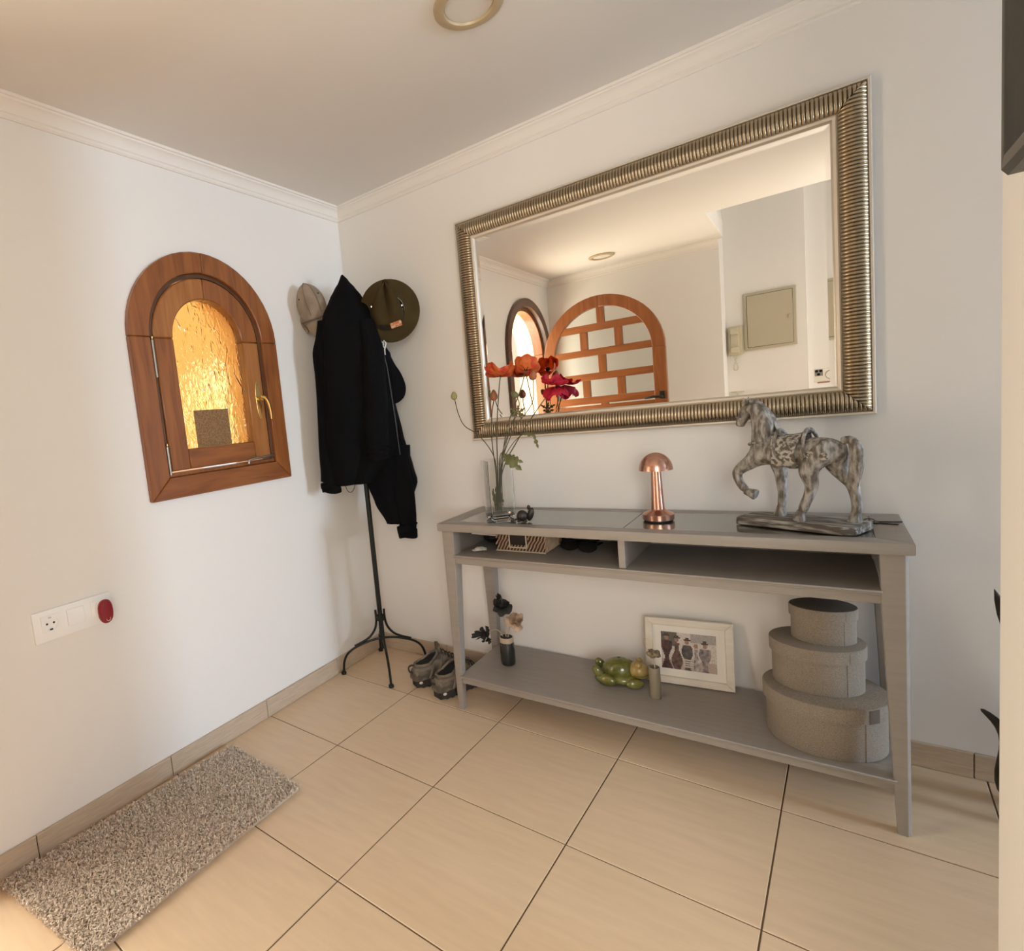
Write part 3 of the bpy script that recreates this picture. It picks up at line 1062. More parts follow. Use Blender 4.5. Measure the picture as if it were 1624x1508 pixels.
for k in range(4):
    a = math.radians(45 + 90 * k)
    d = Vector((math.cos(a), math.sin(a), 0))
    lg = build('leg', MB().tube(catmull([RC + d * r + Vector((0, 0, z)) for r, z in ((0.004, 0.150), (0.06, 0.143), (0.110, 0.129), (0.150, 0.112), (0.178, 0.088), (0.193, 0.055), (0.199, 0.012))]), 0.0056, 8), 'iron', rack)
    build('foot', MB().lathe([(0.006, 0.0), (0.0115, 0.001), (0.0125, 0.008), (0.009, 0.014), (0.005, 0.016)], 12, RC + d * 0.200), 'iron', lg)
    build('brace', MB().tube(catmull([RC + d * r + Vector((0, 0, z)) for r, z in ((0.0205, 0.288), (0.0205, 0.240), (0.030, 0.200), (0.055, 0.166), (0.090, 0.145), (0.135, 0.128))]), 0.0056, 8), 'iron', rack)
for k in range(6):
    a = math.radians(20 + 60 * k)
    d = Vector((math.cos(a), math.sin(a), 0))
    hk = bez(RC + Vector((0, 0, 1.62)), RC + d * 0.05 + Vector((0, 0, 1.60)), RC + d * 0.085 + Vector((0, 0, 1.62)), RC + d * 0.088 + Vector((0, 0, 1.68)), 8)
    build('hook', MB().tube(hk, 0.005, 8), 'iron', rack)
build('finial', MB().ell(RC + Vector((0, 0, 1.73)), (0.018, 0.018, 0.018)), 'iron', rack)


def garment(keys, n_z, wc, folds, amp, seed, bottom=None, nseg=40):
    """keys: (z, uL, uR, half depth, w centre); lofted cloth body with folds"""
    rnd = random.Random(seed)
    ph = [rnd.uniform(0, 6.28) for _ in range(6)]
    z_hi, z_lo = keys[0][0], keys[-1][0]
    ks = [(-k[0],) + tuple(k[1:]) for k in keys]
    rings = []
    for i in range(n_z + 1):
        z = lerp(z_hi, z_lo, i / n_z)
        uL, uR, dep, w0 = spline(ks, -z)
        cu, hu = (uL + uR) / 2, (uR - uL) / 2
        t = i / n_z
        ring = []
        for k in range(nseg):
            th = 2 * PI * k / nseg
            c, s = math.cos(th), math.sin(th)
            f = 1 + (0.3 + 0.7 * t) * amp * (math.sin(folds * th + ph[0] + 2.0 * t) + 0.55 * math.sin((folds + 3) * th + ph[1] - 3 * t) + 0.3 * math.sin(2 * folds * th + ph[2] + 5 * t))
            wig = 0.006 * math.sin(7 * t * 3 + ph[3]) * math.sin(2 * th + ph[4])
            uu = cu + hu * c * (1 + 0.25 * (f - 1))
            ww = w0 + dep * (abs(s) ** 0.8) * (1 if s > 0 else -1) * f + wig
            zz = z
            if bottom is not None and i >= n_z - 3:
                zz = z + bottom(uu) * (i - n_z + 3) / 3
            ring.append(gp_(uu, ww, zz))
        rings.append(ring)
    m = MB()
    m.loft(rings)
    return m


def sleeve(path, radii, n=16, seed=0, flat=0.8):
    rnd = random.Random(seed)
    ph = rnd.uniform(0, 6)
    pts = []
    N = 26
    for i in range(N + 1):
        t = i / N * (len(path) - 1)
        k = min(int(t), len(path) - 2)
        f = t - k
        p0, p1, p2, p3 = [Vector(path[max(0, min(len(path) - 1, q))]) for q in (k - 1, k, k + 1, k + 2)]
        v = 0.5 * ((2 * p1) + (p2 - p0) * f + (2 * p0 - 5 * p1 + 4 * p2 - p3) * f * f + (3 * p1 - p0 - 3 * p2 + p3) * f ** 3)
        r = lerp(radii[k], radii[k + 1], f)
        pts.append((v, r, i / N))
    m = MB()
    rings = []
    for v, r, t in pts:
        ring = []
        for k in range(n):
            th = 2 * PI * k / n
            rr = r * (1 + 0.07 * math.sin(3 * th + ph + 9 * t) + 0.05 * math.sin(14 * t + ph + th))
            ring.append(gp_(v.x + rr * math.cos(th), v.y + rr * flat * math.sin(th), v.z + 0.010 * math.sin(th + ph) * math.sin(18 * t)))
        rings.append(ring)
    m.loft(rings)
    return m


# navy jacket hanging behind, to the right
jk = thing('navy_jacket', 'dark navy jacket with a white drawstring hanging lower at the right of the coat stand', 'jacket', RC)
build('jacket_body', garment([(1.60, 0.02, 0.07, 0.02, 0.045), (1.52, -0.02, 0.135, 0.045, 0.045), (1.46, -0.03, 0.172, 0.055, 0.045), (1.38, -0.04, 0.180, 0.06, 0.045), (1.25, -0.03, 0.172, 0.06, 0.045),
                              (1.10, -0.02, 0.192, 0.06, 0.045), (0.95, 0.0, 0.224, 0.055, 0.045), (0.885, 0.012, 0.236, 0.05, 0.045), (0.80, 0.035, 0.205, 0.045, 0.045), (0.70, 0.078, 0.190, 0.035, 0.045)],
                             46, 0.045, 5, 0.13, 5), 'navy_cloth', jk)
build('sleeve', sleeve([(0.165, 0.07, 1.05), (0.166, 0.075, 0.90), (0.168, 0.07, 0.76), (0.166, 0.065, 0.69)], [0.044, 0.046, 0.044, 0.040], seed=4), 'navy_cloth', jk)
build('cuff', sleeve([(0.166, 0.065, 0.690), (0.165, 0.065, 0.655), (0.164, 0.065, 0.634)], [0.043, 0.044, 0.042], seed=4), 'navy_cloth', jk)
build('sleeve', sleeve([(0.13, 0.06, 1.46), (0.165, 0.065, 1.38), (0.182, 0.065, 1.30), (0.165, 0.05, 1.25), (0.14, 0.04, 1.24)], [0.030, 0.036, 0.038, 0.034, 0.016], seed=9), 'navy_cloth', jk)
m = MB()
m.tube([gp_(0.128, 0.115, 1.512), gp_(0.133, 0.120, 1.500), gp_(0.142, 0.122, 1.508), gp_(0.150, 0.120, 1.498), gp_(0.146, 0.120, 1.486), gp_(0.141, 0.118, 1.470), gp_(0.141, 0.118, 1.448)], 0.0032, 6)
m.tube([gp_(0.139, 0.120, 1.500), gp_(0.136, 0.120, 1.486), gp_(0.142, 0.119, 1.478)], 0.003, 6)
build('drawstring', m, 'white_cord', jk)
m = MB().lathe([(0.002, 0), (0.004, 0.001), (0.004, 0.006), (0.002, 0.007)], 8, gp_(0.126, 0.118, 0.70))
build('snap_button', m, 'steel', jk)

# black hoodie in front, to the left
hd_ = thing('black_hoodie', 'black zip hoodie hung by its hood on the front of the coat stand', 'hoodie', RC)
build('hoodie_body', garment([(1.812, -0.012, -0.002, 0.008, 0.06), (1.79, -0.022, 0.016, 0.02, 0.065), (1.74, -0.055, 0.050, 0.045, 0.07), (1.71, -0.074, 0.070, 0.055, 0.075), (1.64, -0.108, 0.098, 0.07, 0.085), (1.53, -0.145, 0.122, 0.078, 0.09),
                              (1.44, -0.150, 0.140, 0.08, 0.09), (1.30, -0.155, 0.160, 0.08, 0.09), (1.15, -0.165, 0.165, 0.078, 0.09), (1.03, -0.170, 0.150, 0.075, 0.09), (0.96, -0.165, 0.100, 0.07, 0.09), (0.905, -0.150, 0.045, 0.06, 0.09)],
                             50, 0.09, 6, 0.12, 2), 'black_cloth', hd_)
build('sleeve', sleeve([(-0.105, 0.10, 1.62), (-0.125, 0.105, 1.50), (-0.128, 0.10, 1.40), (-0.138, 0.095, 1.20), (-0.150, 0.09, 1.02), (-0.155, 0.09, 0.925)], [0.030, 0.042, 0.040, 0.043, 0.045, 0.044], seed=1), 'black_cloth', hd_)
build('cuff', sleeve([(-0.155, 0.09, 0.922), (-0.155, 0.09, 0.90), (-0.155, 0.09, 0.880)], [0.042, 0.0435, 0.041], seed=1), 'black_cloth', hd_)
build('sleeve', sleeve([(0.075, 0.14, 1.60), (0.085, 0.165, 1.45), (0.080, 0.168, 1.28), (0.070, 0.163, 1.15), (0.066, 0.16, 1.062)], [0.030, 0.048, 0.052, 0.052, 0.049], seed=2), 'black_cloth', hd_)
build('cuff', sleeve([(0.066, 0.16, 1.058), (0.066, 0.16, 1.035), (0.066, 0.16, 1.008)], [0.048, 0.050, 0.047], seed=2), 'black_cloth', hd_)
build('zip_edge', MB().tube([gp_(0.128, 0.135, 1.50), gp_(0.143, 0.133, 1.40), gp_(0.150, 0.132, 1.28), gp_(0.156, 0.131, 1.17), gp_(0.160, 0.125, 1.06), gp_(0.163, 0.118, 1.013)], 0.0022, 6), 'zip', hd_)
m = MB()
m.tube(bez(gp_(-0.09, 0.13, 0.905), gp_(-0.085, 0.14, 0.865), gp_(-0.06, 0.14, 0.86), gp_(-0.048, 0.13, 0.905), 8), 0.0016, 6)
build('hem_cord', m, 'zip', hd_)

# beige cap on the left hook
cap = thing('baseball_cap', 'washed beige cap hanging on the left of the coat stand', 'cap', gp_(-0.15, 0.05, 1.68))


def cap_dir(p):
    return p


def crown(p, d):
    # flatten towards the opening, ripple the cloth
    k = 1 + 0.05 * math.sin(5 * math.atan2(d.y, d.x) + 3 * d.z)
    return Vector((p.x * k, p.y * k, p.z))


E0 = Matrix((RT, TCV, Vector((0, 0, 1)))).transposed()     # local (u, w, z) -> world
rot_cap = E0 @ Euler((0, math.radians(-14), math.radians(0)), 'XYZ').to_matrix()
cc = gp_(-0.152, 0.045, 1.690)
m = MB()
m.ell(cc, (0.064, 0.052, 0.108), rot_cap, 20, 14, crown)
build('crown', m, 'cap_cloth', cap)
m = MB()
rows_ = []
for i in range(8):
    t = i / 7
    row = []
    for k in range(13):
        a = lerp(-1.15, 1.15, k / 12)
        rr = lerp(0.050, 0.060, t)
        uu = math.sin(a) * rr * (1 - 0.20 * t * t)
        ww = math.cos(a) * 0.040 + 0.012 - 0.022 * t
        zz = -0.066 - 0.072 * t * math.cos(a * 0.9)
        row.append((uu, ww, zz))
    rows_.append(row)
for sgn, dz in ((0, 0.0), (1, 0.0028)):
    vs = [[m.bm.verts.new(cc + rot_cap @ Vector((u, w - dz, z))) for u, w, z in row] for row in rows_]
    for a, b in zip(vs[:-1], vs[1:]):
        for k in range(12):
            m.face([a[k], a[k + 1], b[k + 1], b[k]])
build('visor', m, 'cap_cloth', cap)
m = MB()
m.tube([cc + rot_cap @ Vector((-0.058 - 0.004 * math.sin(t), -0.02 + 0.02 * math.cos(t), -0.02 - 0.07 * i / 8)) for i, t in [(i, i * 0.6) for i in range(9)]], [0.006, 0.008, 0.009, 0.010, 0.010, 0.010, 0.009, 0.008, 0.005], 8)
build('back_strap', m, 'cap_cloth', cap)
m = MB().tube([cc + rot_cap @ Vector((0.066 * math.cos(a), 0.053 * math.sin(a), -0.048 - 0.010 * math.sin(a))) for a in [lerp(-0.5, PI + 0.5, k / 20) for k in range(21)]], 0.0028, 6)
build('band_seam', m, 'linen_tab', cap)
for k_ in (-0.25, 0.55):
    m = MB().tube([cc + rot_cap @ Vector((0.064 * math.sin(k_) * math.cos(p_) * 1.03, 0.052 * math.cos(k_) * math.cos(p_) * 1.03, 0.108 * math.sin(p_))) for p_ in [lerp(-0.35, 1.45, k / 14) for k in range(15)]], 0.0013, 5)
    build('panel_seam', m, 'linen_tab', cap)
build('crown_button', MB().ell(cc + rot_cap @ Vector((0, 0.0, 0.109)), (0.006, 0.006, 0.004), rot_cap, 10, 6), 'cap_cloth', cap)
for a in (0.6, 2.4):
    build('eyelet', MB().ell(cc + rot_cap @ Vector((0.055 * math.cos(a), 0.047 * math.sin(a), 0.045)), (0.004, 0.004, 0.004), None, 8, 5), 'socket_dark', cap)

# olive felt hat, brim facing the room
hat = thing('felt_hat', 'wide-brimmed olive felt hat with pinched crown on the right of the coat stand', 'hat', gp_(0.18, 0.11, 1.636))
HC = gp_(0.182, 0.098, 1.634)


def hp_(u, w, z):
    return HC + RT * u + TCV * w + Vector((0, 0, z))


m = MB()
NB = 44
prof = [(0.066, 0.012), (0.080, 0.006), (0.105, 0.000), (0.128, 0.002), (0.134, 0.006), (0.1345, 0.010), (0.131, 0.0105), (0.105, 0.006), (0.080, 0.012), (0.066, 0.018)]
rings = []
for r, w in prof:
    ring = []
    for k in range(NB):
        a = 2 * PI * k / NB
        wav = 0.010 * (r / 0.134) ** 2 * math.cos(2 * a + 0.3)
        ring.append(hp_(r * 0.95 * math.cos(a), w + wav, r * math.sin(a)))
    rings.append(ring)
rings.append(rings[0])
vr = m.loft(rings[:-1], True, False, False)
for k in range(NB):
    j = (k + 1) % NB
    m.face([vr[-1][k], vr[-1][j], vr[0][j], vr[0][k]])
build('brim', m, 'felt_olive', hat)
m = MB()
rings = []
NC = 40
for i in range(13):
    t = i / 12
    sc_ = (1 - t ** 1.7) ** 0.75 if t < 1 else 0.0
    cu = lerp(-0.012, -0.018, t)
    cz = lerp(-0.022, 0.098, t)
    cw = lerp(0.008, 0.115, math.sin(t * PI / 2))
    ring = []
    for k in range(NC):
        a = 2 * PI * k / NC
        dent = (0.5 + 0.5 * math.cos(3 * (a + PI / 2) + 0.35)) ** 2
        pinch = 1 - 0.62 * min(1, 1.5 * t) * dent
        rad = 0.073 * max(sc_, 0.02) * pinch
        ring.append(hp_(cu + rad * 1.0 * math.cos(a), cw - 0.030 * t * dent, cz + rad * (0.90 + 0.25 * t) * math.sin(a)))
    rings.append(ring)
m.loft(rings, True, False, True)
build('crown', m, 'felt_olive', hat)
m = MB()
rings = []
for t, e in ((0.0, 1.05), (0.05, 1.05), (0.14, 1.035), (0.17, 0.99)):
    ring = []
    for k in range(NC):
        a = 2 * PI * k / NC
        rad = 0.071 * e
        ring.append(hp_(lerp(-0.012, -0.018, t) + rad * math.cos(a), lerp(0.006, 0.098, math.sin(t * PI / 2)), lerp(-0.022, 0.098, t) + rad * 0.97 * (0.90 + 0.25 * t) * math.sin(a)))
    rings.append(ring)
m.loft(rings, True, False, False)
build('hat_band', m, 'felt_dark', hat)
rot_hat = E0
m = MB()
m.box(-0.025, 0.025, -0.004, 0.004, -0.012, 0.012)
for v in m.bm.verts:
    v.co = hp_(0.018, 0.042, -0.066) + E0 @ (Euler((math.radians(-20), math.radians(-14), 0)).to_matrix() @ v.co)
build('badge', m, 'patch', hat, bev=0.002)
for u, w, z in ((-0.078, 0.030, 0.020), (0.050, 0.045, 0.010), (0.112, 0.012, 0.004)):
    build('grommet', MB().lathe([(0.001, 0), (0.0042, 0.0004), (0.0042, 0.002), (0.001, 0.0026)], 10, hp_(u, w, z), rot=E0 @ Matrix.Rotation(-PI / 2, 3, 'X')), 'steel', hat)


# hiking shoes
def shoe(label, heel, ang, tilt=0.0):
    o = thing('hiking_shoe', label, 'shoe', (heel[0], heel[1], 0.0), ang, group='pair of hiking shoes')
    def outline(x):
        return spline([(0.0, 0.020, 0.0), (0.012, 0.031, 0.0), (0.05, 0.037, -0.001), (0.11, 0.034, 0.002), (0.17, 0.043, 0.004), (0.21, 0.046, 0.003), (0.245, 0.038, 0.0), (0.268, 0.020, -0.004), (0.274, 0.006, -0.005)], x)
    m = MB()
    N = 22
    rings = []
    for i in range(N + 1):
        x = 0.274 * i / N
        w, c = outline(x)
        up = 0.012 * max(0, (x - 0.20) / 0.074) ** 2
        tread = 0.004 if i % 2 else 0.0
        rings.append([(x, c - w, 0.0 + up + tread), (x, c + w, 0.0 + up + tread), (x, c + w * 1.04, 0.020 + up), (x, c + w, 0.028 + up), (x, c - w, 0.028 + up), (x, c - w * 1.04, 0.020 + up)])
    m.loft(rings)
    build('sole', m, 'shoe_sole', o, world=False)
    def top(x):
        return spline([(0.0, 0.066), (0.02, 0.070), (0.06, 0.074), (0.10, 0.092), (0.13, 0.104), (0.17, 0.080), (0.21, 0.062), (0.245, 0.052), (0.27, 0.036)], x)[0]
    m = MB()
    rings = []
    for i in range(N + 1):
        x = 0.002 + 0.268 * i / N
        w, c = outline(x)
        h = top(x)
        up = 0.012 * max(0, (x - 0.20) / 0.074) ** 2
        ring = []
        for k in range(15):
            a = PI * k / 14
            ca, sa = math.cos(a), math.sin(a)
            ring.append((x + 0.012 * (1 - sa) * (-1 if x < 0.03 else 0), c + w * 0.98 * (abs(ca) ** 0.75) * (1 if ca > 0 else -1), 0.026 + up + (h - 0.026) * (sa ** 0.8)))
        rings.append(ring)
    m.loft(rings, False, True, True)
    build('upper', m, 'shoe_upper', o, world=False)
    # padded collar with dark opening
    col_ = []
    for k in range(24):
        a = 2 * PI * k / 24
        x = 0.062 + 0.054 * math.cos(a)
        col_.append(Vector((x, 0.029 * math.sin(a), top(max(0, x)) + 0.008 - 0.006 * abs(math.sin(a)))))
    m = MB()
    m.tube(col_ + [col_[0]], 0.0055, 8, False)
    build('collar', m, 'shoe_upper', o, world=False)
    m = MB()
    rows = []
    for i in range(13):
        x = 0.062 + 0.052 * math.cos(PI * i / 12)
        hw_ = 0.028 * math.sin(PI * i / 12)
        rows.append([(x, hw_ * t, top(x) + 0.0052 - 0.003 * abs(t)) for t in (-1, -0.5, 0, 0.5, 1)])
    m.loft(rows, False, False, False)
    build('lining', m, 'shoe_opening_shade', o, world=False)  # black sheet on the closed upper, painting the shade of the hollow
    tg = MB()
    tg.loft([[(0.118 + 0.004 * t, y, top(0.125) + z) for y, z in ((-0.017, 0.0), (0.017, 0.0), (0.020, 0.030), (0.0, 0.036), (-0.020, 0.030))] for t in (0, 1.6)])
    build('tongue', tg, 'shoe_upper', o, world=False, bev=0.001)
    for i in range(5):
        x = 0.130 + 0.015 * i
        z = top(x) + 0.004
        m = MB().tube([(x, -0.024, z - 0.008), (x + 0.003, -0.010, z + 0.001), (x + 0.006, 0.010, z + 0.001), (x + 0.010, 0.024, z - 0.008)], 0.0026, 6)
        build('lace', m, 'shoe_lace', o, world=False)
    m = MB().tube(bez((-0.006, 0.0, 0.050), (-0.030, 0.0, 0.055), (-0.028, 0.0, 0.088), (0.004, 0.0, 0.074), 8), 0.0036, 6)
    build('pull_tab', m, 'shoe_lace', o, world=False)
    for s_ in (-1, 1):
        for k_ in range(3):
            x_ = 0.055 + 0.045 * k_
            w_, c_ = outline(x_ + 0.02)
            pts_ = [(x_ + 0.030 * t, c_ + s_ * (w_ * (0.99 - 0.40 * t * t) + 0.0015), 0.030 + (top(x_ + 0.03 * t) - 0.034) * t * 0.92) for t in (0, 0.25, 0.5, 0.75, 1.0)]
            build('side_overlay', MB().tube(pts_, [0.004, 0.0055, 0.0055, 0.005, 0.003], 6), 'shoe_overlay', o, world=False)
    heel_ = [(0.010 * (abs(math.cos(a)) ** 2) - 0.003 + 0.024 * (1 - math.cos(a)) * 0.6, 0.033 * math.sin(a), 0.050 + 0.006 * math.cos(2 * a)) for a in [lerp(-1.2, 1.2, k / 10) for k in range(11)]]
    build('heel_overlay', MB().tube(heel_, 0.006, 6), 'shoe_overlay', o, world=False)
    build('sole_insert', MB().ell((0.016, -0.031, 0.020), (0.009, 0.005, 0.005), None, 10, 6), 'mount_card', o, world=False)
    return o


sh1 = shoe('worn brown hiking shoe nearer the coat stand', (0.405, -0.288), math.radians(60))
sh2 = shoe('worn brown hiking shoe against the table leg', (0.548, -0.330), math.radians(70))
for o in (sh1, sh2):
    o.scale = (1.03, 1.12, 1.25)
# ================================================================== ON THE TABLE TOP
TT = 0.7552
GT = 0.7537


def blossom(parent, c, r, h, material, seed, tilt=(0, 0), petals=5):
    """cup of ruffled petals, opening upwards, each petal its own part"""
    rnd = random.Random(seed)
    rot = Euler((math.radians(tilt[0]), math.radians(tilt[1]), rnd.uniform(0, 6.28))).to_matrix()
    c = Vector(c)
    for q in range(petals):
        a0 = 2 * PI * q / petals
        wd = 2 * PI / petals * 0.78
        ph = rnd.uniform(0, 6)
        m = MB()
        rows = []
        for i in range(6):
            t = i / 5
            row = []
            for k in range(9):
                a = a0 + wd * (k / 8 - 0.5) * 2 * (0.25 + 0.75 * min(1, t * 1.6))
                rad = r * (0.06 + 0.94 * math.sin(t * PI / 2)) * (1 - 0.22 * (2 * k / 8 - 1) ** 2 * t)
                z = h * (t ** 1.7) * (0.75 + 0.35 * math.sin(3.2 * a + ph)) + 0.10 * r * t * math.sin(9 * a + ph) * 0.6
                rad *= 1 + 0.07 * math.sin(7 * a + ph * 2) * t
                row.append(c + rot @ Vector((rad * math.cos(a), rad * math.sin(a), z + (0.003 if q % 2 else 0.0))))
            rows.append(row)
        for e in (0.0, 0.0008):
            vs = [[m.bm.verts.new(p + rot @ Vector((0, 0, -e))) for p in row] for row in rows]
            for a_, b_ in zip(vs[:-1], vs[1:]):
                for k in range(8):
                    m.face([a_[k], a_[k + 1], b_[k + 1], b_[k]])
        build('petal', m, material, parent)
    build('flower_heart', MB().ell(c + rot @ Vector((0, 0, h * 0.22)), (r * 0.20, r * 0.20, h * 0.25), rot, 10, 6), 'poppy_heart', parent)


def cut_leaf(parent, base, tip, width, lobes=4, droop=0.0, material='leaf'):
    base, tip = Vector(base), Vector(tip)
    d = tip - base
    side = d.cross(Vector((0.2, -1, 0.1))).normalized()
    nrm = side.cross(d).normalized()
    pts_l, pts_r, mids = [], [], []
    n = lobes * 4
    for i in range(n + 1):
        t = i / n
        w = width * math.sin(PI * min(1, t * 0.93 + 0.05)) * (0.35 + 0.65 * abs(math.sin(lobes * PI * t)))
        mid = base + d * t + nrm * droop * math.sin(PI * t) * 0.6
        mids.append(mid)
        pts_l.append(mid + side * w + d * 0.05 + nrm * 0.15 * w)
        pts_r.append(mid - side * w + d * 0.05 + nrm * 0.15 * w)
    m = MB()
    for e in (0.0, 0.0007):
        L = [m.bm.verts.new(p - nrm * e) for p in pts_l]
        Mv = [m.bm.verts.new(p - nrm * e) for p in mids]
        Rr = [m.bm.verts.new(p - nrm * e) for p in pts_r]
        for i in range(n):
            m.face([L[i], L[i + 1], Mv[i + 1], Mv[i]])
            m.face([Mv[i], Mv[i + 1], Rr[i + 1], Rr[i]])
    return build('leaf', m, material, parent)


# ------------------------------------------------------------------ glass vase
VC = Vector((0.862, -0.243, GT + 0.0004))
VA = math.radians(-44)
vase = thing('glass_vase', 'tall square clear glass vase holding poppies on the table top', 'vase', VC, VA)


def rsq(h, r, z, n=6):
    out = []
    for q in range(4):
        cx, cy = (h - r) * (1, -1, -1, 1)[q], (h - r) * (1, 1, -1, -1)[q]
        for k in range(n + 1):
            a = PI / 2 * q + PI / 2 * k / n
            out.append((cx + r * math.cos(a), cy + r * math.sin(a), z))
    return out


m = MB()
H = 0.226
rings = [rsq(0.040, 0.012, 0.0), rsq(0.046, 0.012, 0.006), rsq(0.048, 0.012, H), rsq(0.0445, 0.0085, H), rsq(0.0435, 0.0085, 0.020), rsq(0.036, 0.008, 0.014)]
m.loft(rings)
build('vase_wall', m, 'clear_glass', vase, world=False, angle=30)


def stem_thing(name, label, cat, path, r=0.0022):
    o = thing(name, label, cat, path[0], group='artificial poppies in the glass vase')
    pts = []
    path = [Vector(p) for p in path]
    for i in range(len(path) - 1):
        p0, p1, p2, p3 = path[max(i - 1, 0)], path[i], path[i + 1], path[min(i + 2, len(path) - 1)]
        for k in range(5):
            f = k / 5
            pts.append(0.5 * ((2 * p1) + (p2 - p0) * f + (2 * p0 - 5 * p1 + 4 * p2 - p3) * f * f + (3 * p1 - p0 - 3 * p2 + p3) * f ** 3))
    pts.append(path[-1])
    build('stem', MB().tube(pts, r, 6), 'stem', o)
    return o


def bud(parent, c, r, material, tilt=(0, 0)):
    rot = Euler((math.radians(tilt[0]), math.radians(tilt[1]), 0)).to_matrix()
    def f(p, d):
        return Vector((p.x * (1 - 0.25 * d.z), p.y * (1 - 0.25 * d.z), p.z))
    return build('bud', MB().ell(c, (r, r, r * 1.35), rot, 12, 8, f), material, parent)


VB = 0.785
o = stem_thing('poppy', 'large orange poppy at the left of the bouquet', 'flower', [(0.852, -0.246, VB), (0.862, -0.238, 0.93), (0.858, -0.21, 1.08), (0.856, -0.165, 1.22), (0.857, -0.14, 1.290)])
blossom(o, (0.852, -0.14, 1.290), 0.060, 0.046, 'poppy_orange', 11, (10, 4), 6)
o = stem_thing('poppy', 'orange poppy with a dark heart in the middle of the bouquet', 'flower', [(0.858, -0.236, VB), (0.872, -0.232, 0.93), (0.90, -0.20, 1.10), (0.94, -0.15, 1.23), (0.955, -0.13, 1.298)])
blossom(o, (0.957, -0.128, 1.300), 0.048, 0.036, 'poppy_orange', 12, (42, 10), 6)
o = stem_thing('poppy', 'deep red poppy at the right of the bouquet', 'flower', [(0.872, -0.252, VB), (0.882, -0.242, 0.93), (0.935, -0.19, 1.05), (0.995, -0.12, 1.16), (1.032, -0.085, 1.215)])
blossom(o, (1.040, -0.078, 1.236), 0.050, 0.026, 'poppy_red', 14, (16, 8), 7)
blossom(o, (1.046, -0.080, 1.226), 0.046, -0.040, 'poppy_red', 15, (14, 8), 5)
o = stem_thing('poppy_bud', 'pale green bud arching far out to the left of the bouquet', 'flower bud', [(0.850, -0.256, VB), (0.868, -0.258, 0.92), (0.858, -0.255, 1.00), (0.800, -0.245, 1.075), (0.725, -0.215, 1.115), (0.690, -0.195, 1.165), (0.677, -0.19, 1.222)], 0.0019)
bud(o, (0.675, -0.19, 1.238), 0.0125, 'bud_green')
o = stem_thing('poppy_bud', 'reddish bud standing below the large orange poppy', 'flower bud', [(0.848, -0.236, VB), (0.852, -0.234, 0.93), (0.835, -0.21, 1.05), (0.824, -0.17, 1.15), (0.828, -0.15, 1.205)])
bud(o, (0.828, -0.15, 1.220), 0.0145, 'bud_red')
o = stem_thing('poppy_bud', 'striped bud just under the middle orange poppy', 'flower bud', [(0.860, -0.25, VB), (0.875, -0.244, 0.94), (0.92, -0.20, 1.08), (0.978, -0.15, 1.17), (0.983, -0.132, 1.235), (0.983, -0.13, 1.264)], 0.0018)
bud(o, (0.984, -0.13, 1.278), 0.014, 'bud_red', (0, 12))
o = stem_thing('poppy_bud', 'small dark green bud in the middle of the bouquet', 'flower bud', [(0.862, -0.24, VB), (0.874, -0.238, 0.94), (0.915, -0.20, 1.10), (0.938, -0.17, 1.17), (0.928, -0.162, 1.204), (0.922, -0.16, 1.208)], 0.0015)
bud(o, (0.918, -0.16, 1.216), 0.012, 'leaf', (0, -40))
o = stem_thing('poppy_leaf', 'jagged leaf drooping over the right rim of the vase', 'leaf', [(0.872, -0.262, 0.80), (0.884, -0.268, 0.95), (0.905, -0.285, 1.005), (0.928, -0.292, 1.002)], 0.0016)
cut_leaf(o, (0.925, -0.292, 1.004), (0.985, -0.300, 0.946), 0.022, 4, 0.03)
cut_leaf(o, (0.915, -0.290, 1.006), (0.955, -0.300, 0.955), 0.014, 4, 0.02)
cut_leaf(o, (0.935, -0.292, 1.000), (0.992, -0.298, 0.972), 0.014, 4, 0.02)
o = stem_thing('poppy_leaf', 'narrow curled leaf hanging to the right below the mirror', 'leaf', [(0.868, -0.23, 0.80), (0.878, -0.23, 0.95), (0.92, -0.22, 1.03), (0.97, -0.205, 1.070), (1.0, -0.20, 1.064)], 0.0015)
cut_leaf(o, (0.955, -0.205, 1.068), (1.005, -0.20, 1.058), 0.008, 3)
cut_leaf(o, (0.998, -0.20, 1.063), (1.014, -0.205, 1.012), 0.008, 3)
o = stem_thing('poppy_leaf', 'cluster of cut leaves in the middle of the bouquet', 'leaf', [(0.856, -0.228, 0.80), (0.866, -0.228, 0.95), (0.90, -0.19, 1.08), (0.928, -0.162, 1.145)], 0.0016)
for dx, dz in ((-0.030, 0.020), (0.032, 0.016), (-0.026, -0.010), (0.03, -0.014), (0.004, 0.028), (0.016, -0.024)):
    cut_leaf(o, (0.928, -0.162, 1.145), (0.928 + dx, -0.166, 1.145 + dz), 0.007, 3)
o = stem_thing('poppy_leaf', 'crumpled leaves standing inside the bottom of the vase', 'leaf', [(0.850, -0.256, 0.785), (0.846, -0.250, 0.83), (0.842, -0.246, 0.87)], 0.0018)
for k, (x, z) in enumerate(((0.838, 0.862), (0.852, 0.875), (0.872, 0.85), (0.846, 0.84), (0.880, 0.82))):
    cut_leaf(o, (0.858, -0.243, 0.79 + 0.012 * k), (x, -0.25 + 0.006 * (k % 3), z), 0.010, 3)

